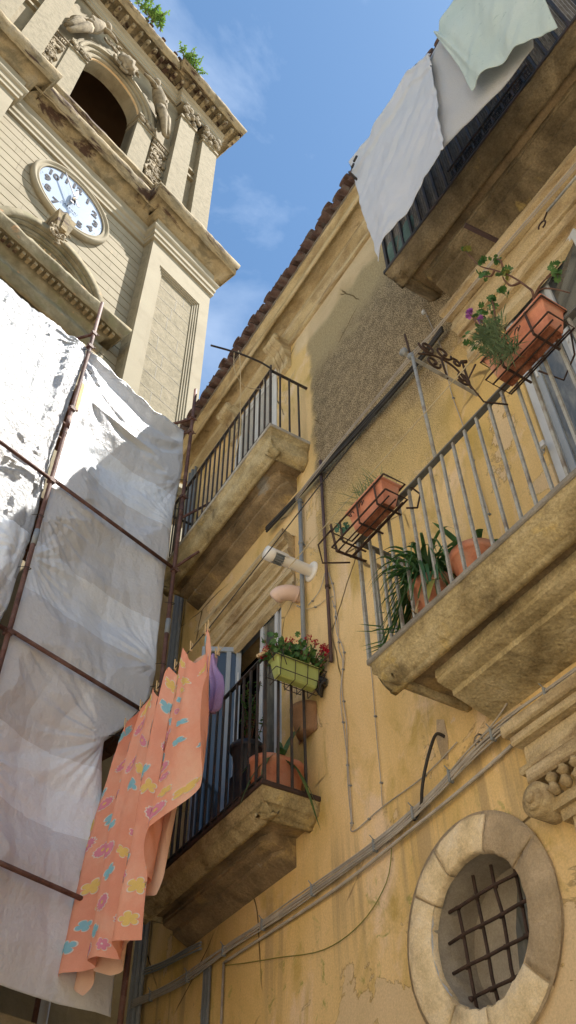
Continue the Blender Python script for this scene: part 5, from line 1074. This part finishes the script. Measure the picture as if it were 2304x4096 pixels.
# low balcony pots
P3 = thing('long_planter', 'big dark terracotta planter with rounded ends at the corner of the lower balcony', 'planter', (3.22, 5.42, 5.11)); b = MB(); prof = [(0, 0), (.115, 0), (.125, .02), (.160, .25), (.172, .255), (.176, .30), (.160, .30), (.15, .27), (0, .26)]
g = []
for (r, h_) in prof:
    row = []
    for j in range(32): a = 6.28318 * j / 32; row.append(b.V((3.26 + (.07 if math.cos(a) > 0 else -.07) + r * math.cos(a), 5.42 + r * .95 * math.sin(a), 5.115 + h_)))
    g.append(row)
for A, B in zip(g, g[1:]):
    for j in range(32): b.F((A[j], A[(j + 1) % 32], B[(j + 1) % 32], B[j]), True)
obj('trough', b, 'tc', P3); G = thing('drooping_lily', 'long green strap leaves drooping through the black railing from the terracotta planter', 'plant', (3.22, 5.42, 5.4)); b = MB()
for az, ln, rs, dr in ((-1.2, .50, .35, 1.75), (-.9, .42, .3, 1.4), (-1.9, .30, .9, .9), (2.6, .40, .8, 1.0), (3.1, .46, .5, 1.5), (1.0, .3, 1.5, .3), (-.2, .3, 1.8, .2), (3.6, .35, .9, 1.6), (.4, .34, 1.7, .3)): strap(b, (3.24, 5.34, 5.37), az, ln, .062, rs, dr, zmin=4.7)
obj('leaves', b, 'leafd', G)
P4 = thing('black_pot', 'black plastic pot standing behind the terracotta planter', 'pot', (3.14, 5.62, 5.11)); b = MB(); pot(b, (3.12, 5.66, 5.40), .10, .135, .27); b.box(3.02, 3.22, 5.58, 5.76, 5.112, 5.40); obj('pot_body', b, 'blackpot', P4)
G = thing('thin_shrub', 'thin leafy shoots rising from the black pot behind the railing', 'plant', (3.12, 5.66, 5.65)); b = MB(); s_ = MB(); q = random.Random(8)
for k in range(8):
    p0 = Vector((3.12 + q.gauss(0, .03), 5.64, 5.63)); p1 = p0 + Vector((q.gauss(0, .06), q.gauss(-.04, .05), q.uniform(.35, .75))); s_.tube([p0, p0.lerp(p1, .5) + Vector((.02, 0, 0)), p1], .004, 5)
    for j in range(14): c = p0.lerp(p1, q.uniform(.3, 1.0)); b.leaf(c, (q.gauss(0, 1), q.gauss(-.2, 1), q.gauss(-.2, .6)), q.uniform(.04, .07), .022, nseg=3, droop=.3)
obj('stem', s_, 'stem', G); obj('leaves', b, 'leaf', G)
b = MB(); b.lathe([(0, -.13), (.09, -.13), (.10, -.10), (.145, .08), (.15, .13), (.14, .13), (.13, .10)], (XF - .01, 5.33, 5.85), 24, 'z', True, math.pi * .5, math.pi * 1.5)
b.box(XF - .012, XF - .004, 5.19, 5.47, 5.72, 5.98); single('wall_pot', b, mat('dull_brown_terracotta', [(.26, .14, .07), (.36, .21, .11)], 7, bump=.2, fine=.15), 'half round terracotta pot fixed flat to the wall beside the lower door', 'pot')
b = MB(); b.box(XF - .168, XF - .160, 5.36, 5.38, 5.88, 5.91)
# flue and elbow
t = thing('flue_pipe', 'white enamelled boiler flue sticking out of the wall with a slotted end', 'pipe', (XF, 5.19, 7.49))
ax = lambda p: p
b = MB(); b.lathe([(.058, .0), (.058, -.34)], (XF, 5.19, 7.485), 24, 'x'); obj('flue_tube', b, 'plastic_w', t); b = MB(); b.lathe([(.105, .0), (.105, -.014), (.098, -.020), (.058, -.020)], (XF, 5.19, 7.485), 32, 'x'); obj('wall_rosette', b, 'plastic_w', t)
b = MB(); b.lathe([(.066, -.30), (.068, -.31), (.068, -.44)], (XF, 5.19, 7.485), 24, 'x', True, math.pi * -.15, math.pi * 1.05); b.lathe([(.069, -.44), (.069, -.52), (.0, -.525)], (XF, 5.19, 7.485), 24, 'x'); 
obj('flue_cap', b, 'plastic_w', t); b = MB()
for k in range(7): a = math.pi * (1.08 + .12 * k); b.bar((XF - .34, 5.19 + .064 * math.cos(a), 7.485 + .064 * math.sin(a)), (XF - .44, 5.19 + .064 * math.cos(a), 7.485 + .064 * math.sin(a)), .010, .005)
b.lathe([(.05, -.34), (.05, -.44)], (XF, 5.19, 7.485), 16, 'x'); obj('slotted_vent', b, 'zinc', t)
b = MB(); el = cat_curve([(XF, 5.40, 7.34), (XF - .06, 5.41, 7.345), (XF - .13, 5.44, 7.35), (XF - .18, 5.50, 7.35), (XF - .20, 5.56, 7.32)], 5); b.tube(el, [.078] * (len(el) - 3) + [.075, .066, .04], 20, True); b.tube([(XF - .04, 5.405, 7.342), (XF - .055, 5.407, 7.343)], .083, 20)
single('vent_elbow', b, 'plastic_p', 'pale peach plastic vent elbow just below the white flue', 'pipe')
# pipes
def pipe(nm, pts, r, m_, lab, cat='pipe', grp='drain pipes', clamps=()):
    t = thing(nm, lab, cat, pts[0], group=grp); b = MB(); b.tube(pts, r, 12); obj('pipe_run', b, m_, t)
    for (x, y, z) in clamps: b = MB(); b.tube([(x, y, z - .018), (x, y, z + .018)], r + .006, 12); b.bar((x, y, z), (XF, y, z), .014, .01); obj('pipe_clip', b, 'rustbrown' if m_ == 'darkpipe' else 'zinc', t)
pipe('drain_pipe', [(3.475, 5.30, 6.3), (3.475, 5.30, 8.60)], .022, 'zinc', 'grey zinc pipe running down the wall past the white flue', clamps=((3.475, 5.30, 7.95), (3.475, 5.3, 8.58)))
pipe('drain_pipe', [(3.485, 4.90, 6.2), (3.485, 4.90, 8.85)], .016, 'darkpipe', 'thin dark brown pipe just right of the grey zinc pipe', clamps=((3.485, 4.90, 7.05),))
for k, (y, lab) in enumerate(((8.36, 'grey pipe at the far corner of the building, nearest the corner'), (8.27, 'grey pipe at the far corner of the building, the middle one'), (8.18, 'grey pipe at the far corner of the building, farthest from the corner'))):
    pipe('corner_pipe', [(3.47, y, 0), (3.47, y, 12.1)], .036 if k < 2 else .024, 'zinc', lab, grp='pipes at the far corner')
for k, y in enumerate((6.95, 6.905, 6.86)): pipe('conduit_pipe', [(3.497, y, 0), (3.497, y, 4.40)], .014, 'zinc', ('leftmost', 'middle', 'rightmost')[k] + ' of three grey conduits dropping from the cable bundle at the bottom', grp='conduits under the cable bundle')
pipe('conduit_pipe', [(3.50, 6.63, 0), (3.50, 6.63, 4.35)], .010, 'cable', 'thin single conduit right of the three grey conduits at the bottom', grp='conduits under the cable bundle')
# cable bundle
def bundle(nm, lab, path, n, r, m_, spread, cat='cables', ties=True, grp=None):
    t = thing(nm, lab, cat, path[0], group=grp); P = cat_curve(path, 10)
    for k in range(n):
        off = (k - (n - 1) / 2) * spread; ph = rnd.uniform(0, 6)
        b = MB(); b.tube([p + Vector((.006 * math.sin(i * .25 + ph) - .004 * (k % 2), 0, off + .004 * math.sin(i * .4 + ph))) for i, p in enumerate(P)], r, 6); obj('cable', b, m_, t)
    if ties:
        for i in range(5, len(P) - 1, 7):
            b = MB(); p = P[i]; h_ = spread * n / 2 + .006; b.box(p.x - r - .012, p.x + r + .012, p.y - .008, p.y + .008, p.z - h_, p.z + h_); b.tube([(p.x - .01, p.y, p.z + h_), (p.x - .03, p.y + .01, p.z + h_ + .03)], .004, 4); obj('cable_tie', b, 'zinc', t)
    return t
bundle('cable_bundle', 'thick bundle of grey cables crossing the wall below the balconies', [(3.44, 8.3, 4.50), (3.47, 7.4, 4.42), (3.475, 6.5, 4.42), (3.475, 5.6, 4.405), (3.475, 4.5, 4.41), (3.47, 3.9, 4.46), (3.45, 3.3, 4.55), (3.44, 2.6, 4.55), (3.44, 1.5, 4.56), (3.44, 0, 4.6)], 8, .0060, 'cable', .0088)
bundle('conduit_run', 'single grey conduit running just below the thick cable bundle', [(3.49, 6.6, 4.34), (3.49, 5.0, 4.32), (3.49, 4.0, 4.36), (3.49, 3.15, 4.45)], 1, .012, 'cable', .02, 'pipe', False)
bundle('cable_bundle', 'dark cables and thin wires running under the upper balconies', [(3.44, 5.95, 8.70), (3.46, 5.2, 8.66), (3.46, 4.4, 8.60), (3.45, 3.3, 8.52), (3.45, 2.84, 8.56)], 3, .014, 'cableb', .030, ties=False)
bundle('cable_bundle', 'pair of thin pale wires crossing in front of the stone window hood', [(3.42, 5.3, 8.58), (3.36, 4.4, 8.50), (3.30, 3.3, 8.40), (3.28, 2.8, 8.30), (3.25, 1.9, 8.25), (3.25, .9, 8.2)], 3, .005, 'cable', .024, ties=False)
bundle('cable_bundle', 'dark conduit low behind the floral sheet, meeting the corner pipes', [(3.47, 8.2, 4.75), (3.47, 7.6, 4.66), (3.47, 7.0, 4.60)], 3, .010, 'zinc', .024, ties=False)
def wire(lab, pts, r=.0045, m_='cable', clips=True):
    t = thing('wall_wire', lab, 'wire', pts[0], group='thin wires stapled to the wall'); P = cat_curve(pts, 5); b = MB(); b.tube(P, r, 5); obj('wire_run', b, m_, t)
    if clips:
        b = MB()
        for i in range(2, len(P), 7): b.box(P[i].x - .006, XF, P[i].y - .008, P[i].y + .008, P[i].z - .005, P[i].z + .005)
        obj('staple', b, 'zinc', t)
wire('pair of pale wires dropping down the wall left of the grey railing', [(3.505, 5.25, 7.10), (3.50, 5.05, 7.12), (3.505, 4.93, 7.27), (3.505, 4.86, 7.1), (3.505, 4.82, 6.88), (3.505, 4.83, 6.5), (3.505, 4.74, 6.2), (3.505, 4.80, 5.9), (3.505, 4.77, 5.5), (3.505, 4.80, 5.1), (3.505, 4.79, 4.75), (3.505, 4.77, 4.64), (3.505, 4.42, 4.66), (3.505, 3.95, 4.66), (3.505, 3.6, 4.72)])
wire('second pale wire twisted beside the pair left of the grey railing', [(3.505, 4.86, 6.86), (3.505, 4.80, 6.6), (3.505, 4.81, 6.3), (3.505, 4.765, 6.1), (3.505, 4.83, 5.8), (3.505, 4.80, 5.4), (3.505, 4.78, 5.0), (3.505, 4.78, 4.68)], .004)
wire('single thin wire hanging down the wall under the grey railing', [(3.505, 4.42, 6.3), (3.505, 4.40, 5.74), (3.505, 4.41, 5.3), (3.505, 4.41, 4.9), (3.505, 4.42, 4.67)], .0035)
wire('short pale wire looping from the vent elbow to the wall wires', [(3.46, 5.42, 7.22), (3.49, 5.3, 7.08), (3.505, 5.1, 6.98), (3.505, 4.95, 6.95), (3.505, 4.84, 6.90)], .004, 'cream')
wire('thin wire dropping beside the iron wall bracket', [(3.505, 3.05, 9.25), (3.505, 3.0, 8.8), (3.505, 2.95, 8.3), (3.505, 2.97, 7.8), (3.505, 2.93, 7.2), (3.505, 2.92, 6.6), (3.505, 2.9, 6.2)], .004)
wire('wire climbing from the cable bundle to the right edge under the rough slab', [(3.47, 3.5, 4.58), (3.48, 3.2, 4.66), (3.46, 2.98, 4.76), (3.44, 2.9, 4.85), (3.42, 2.6, 4.86), (3.40, 2.2, 4.90), (3.38, 1.6, 4.95)], .006)
wire('thin yellow green wire sagging over the wall below the cable bundle', [(3.50, 4.35, 4.36), (3.505, 4.45, 4.15), (3.505, 4.75, 4.0), (3.505, 5.2, 3.98), (3.50, 5.8, 4.12), (3.50, 6.3, 4.24), (3.50, 6.6, 4.32)], .0035, 'leafy', False)
b = MB(); b.tube(cat_curve([(3.52, 3.72, 4.83), (3.47, 3.74, 4.845), (3.44, 3.78, 4.76), (3.43, 3.86, 4.62), (3.44, 3.92, 4.52), (3.475, 3.99, 4.45), (3.48, 4.08, 4.40)]), .011, 8); single('black_cable', b, 'cableb', 'short thick black cable coming out of a hole above the cable bundle', 'cable')
b = MB(); b.tube([(3.47 + .0, 3.38 + .04 * math.cos(a * .9), 4.60 + .04 * math.sin(a * .9)) for a in range(15)], .006, 5); single('wire_coil', b, 'cable', 'small coil of wire lying on the cable bundle', 'wire')
# wrought iron bracket and its pole
t = thing('iron_bracket', 'scrolled wrought iron wall bracket above the grey railing', 'bracket', (XF, 2.72, 7.45)); b = MB(); b.bar((XF + .02, 2.72, 7.44), (2.80, 2.74, 7.50), .008, .030, (0, 0, 1)); obj('arm', b, 'greyiron', t)
def scroll(cx, cz, r, a0, turns, s=1):
    return [(cx + r * (1 - .72 * k / 22) * math.cos(a0 + s * turns * 6.28 * k / 22), 2.73, cz + r * (1 - .72 * k / 22) * math.sin(a0 + s * turns * 6.28 * k / 22)) for k in range(23)]
for (cx, cz, r, a0, s) in ((3.40, 7.60, .085, 3.9, 1), (3.24, 7.84, .085, 0.2, -1), (3.06, 7.78, .085, 3.2, 1), (3.10, 7.60, .075, .2, -1), (3.37, 7.80, .055, 3., -1)): b = MB(); b.tube(scroll(cx, cz, r, a0, 1.3, s), .010, 6); obj('scroll', b, 'rustbrown', t)
b = MB(); b.tube(cat_curve([(3.48, 2.73, 7.46), (3.46, 2.73, 7.62), (3.45, 2.73, 7.85)]), .010, 6); b.tube(cat_curve([(3.45, 2.73, 7.55), (3.34, 2.73, 7.70), (3.15, 2.73, 7.72), (2.95, 2.73, 7.60)]), .009, 6); b.tube([(3.43, 2.73, 7.86), (3.48, 2.71, 7.88)], .016, 6); b.bar((2.86, 2.73, 7.5), (2.86, 2.75, 7.84), .016, .009); b.tube([(3.20, 2.73, 7.72), (3.22, 2.73, 7.46)], .009, 6); obj('brace', b, 'rustbrown', t)
b = MB(); b.lathe([(0, -.03), (.022, -.03), (.03, 0), (.022, .03), (0, .03)], (2.82, 2.76, 7.56), 12, 'y'); obj('insulator', b, 'zinc', t); b = MB(); b.lathe([(0, -.02), (.022, -.02), (.028, 0), (.022, .02), (0, .02)], (2.85, 2.72, 7.47), 12, 'y'); obj('insulator', b, 'zinc', t)
b = MB(); b.tube([(2.87, 2.70, 6.2), (2.855, 2.71, 7.50)], .014, 8); single('iron_pole', b, 'greyiron', 'thin grey pole rising from the grey railing to the scrolled bracket', 'pole')
# iron stubs, hooks
b = MB(); b.bar((3.12, 2.06, 8.86), (3.50, 2.0, 8.80), .035, .035); single('iron_stub', b, 'darkpipe', 'short iron bar end sticking out under the top balcony slab', 'bar')
t = thing('hook_arm', 'pale iron arm with a rusty hook at the right edge above the window', 'hook', (3.1, 1.4, 8.0)); b = MB(); b.tube([(3.05, 1.34, 7.68), (3.02, .98, 7.62)], .010, 8); obj('arm', b, 'greyiron', t)
b = MB(); b.tube([(3.08, 1.43 + .035 * math.cos(a * .6), 7.66 + .035 * math.sin(a * .6)) for a in range(9)], .007, 6); b.tube([(3.08, 1.40, 7.69), (3.06, 1.35, 7.69), (3.05, 1.34, 7.68)], .006, 6); obj('hook', b, 'rustbrown', t)
b = MB(); b.box(XF - .02, XF, 3.06, 3.09, 9.22, 9.27); single('junction_clip', b, 'shutter', 'tiny white cable clip under the top balcony corner', 'clip')
b = MB(); b.box(3.22, XF, 8.40, 8.62, 11.55, 11.75); b.box(3.28, XF, 8.42, 8.60, 11.1, 11.55); single('corner_corbel', b, 'hood', 'stone corbel at the far corner under the eaves, beside the scaffold pole', 'corbel', bev=.01)

# ------------------------------------------------------------------ houses across the street, behind the viewer
M['cream_wall'] = mat('cream_house_wall', [(.62, .50, .33), (.70, .58, .40)], 1.5, bump=.3, fine=.1)
b = MB(); b.box(-20, -10.2, -16, 5.0, 0, 10.5)
hs = single('house', b, 'cream_wall', 'cream rendered house across the street from the balconies', 'house')
b = MB(); y = -14
while y < 4:
    for z in (1.2, 4.6, 7.8): b.box(-10.21, -10.17, y, y + 1.0, z, z + 1.9)
    y += 2.6
obj('window', b, 'shutter', hs)
b = MB(); b.box(-10, 12, -28, -20, 0, 11); single('house', b, 'cream_wall', 'cream house closing the street behind the viewer', 'house')
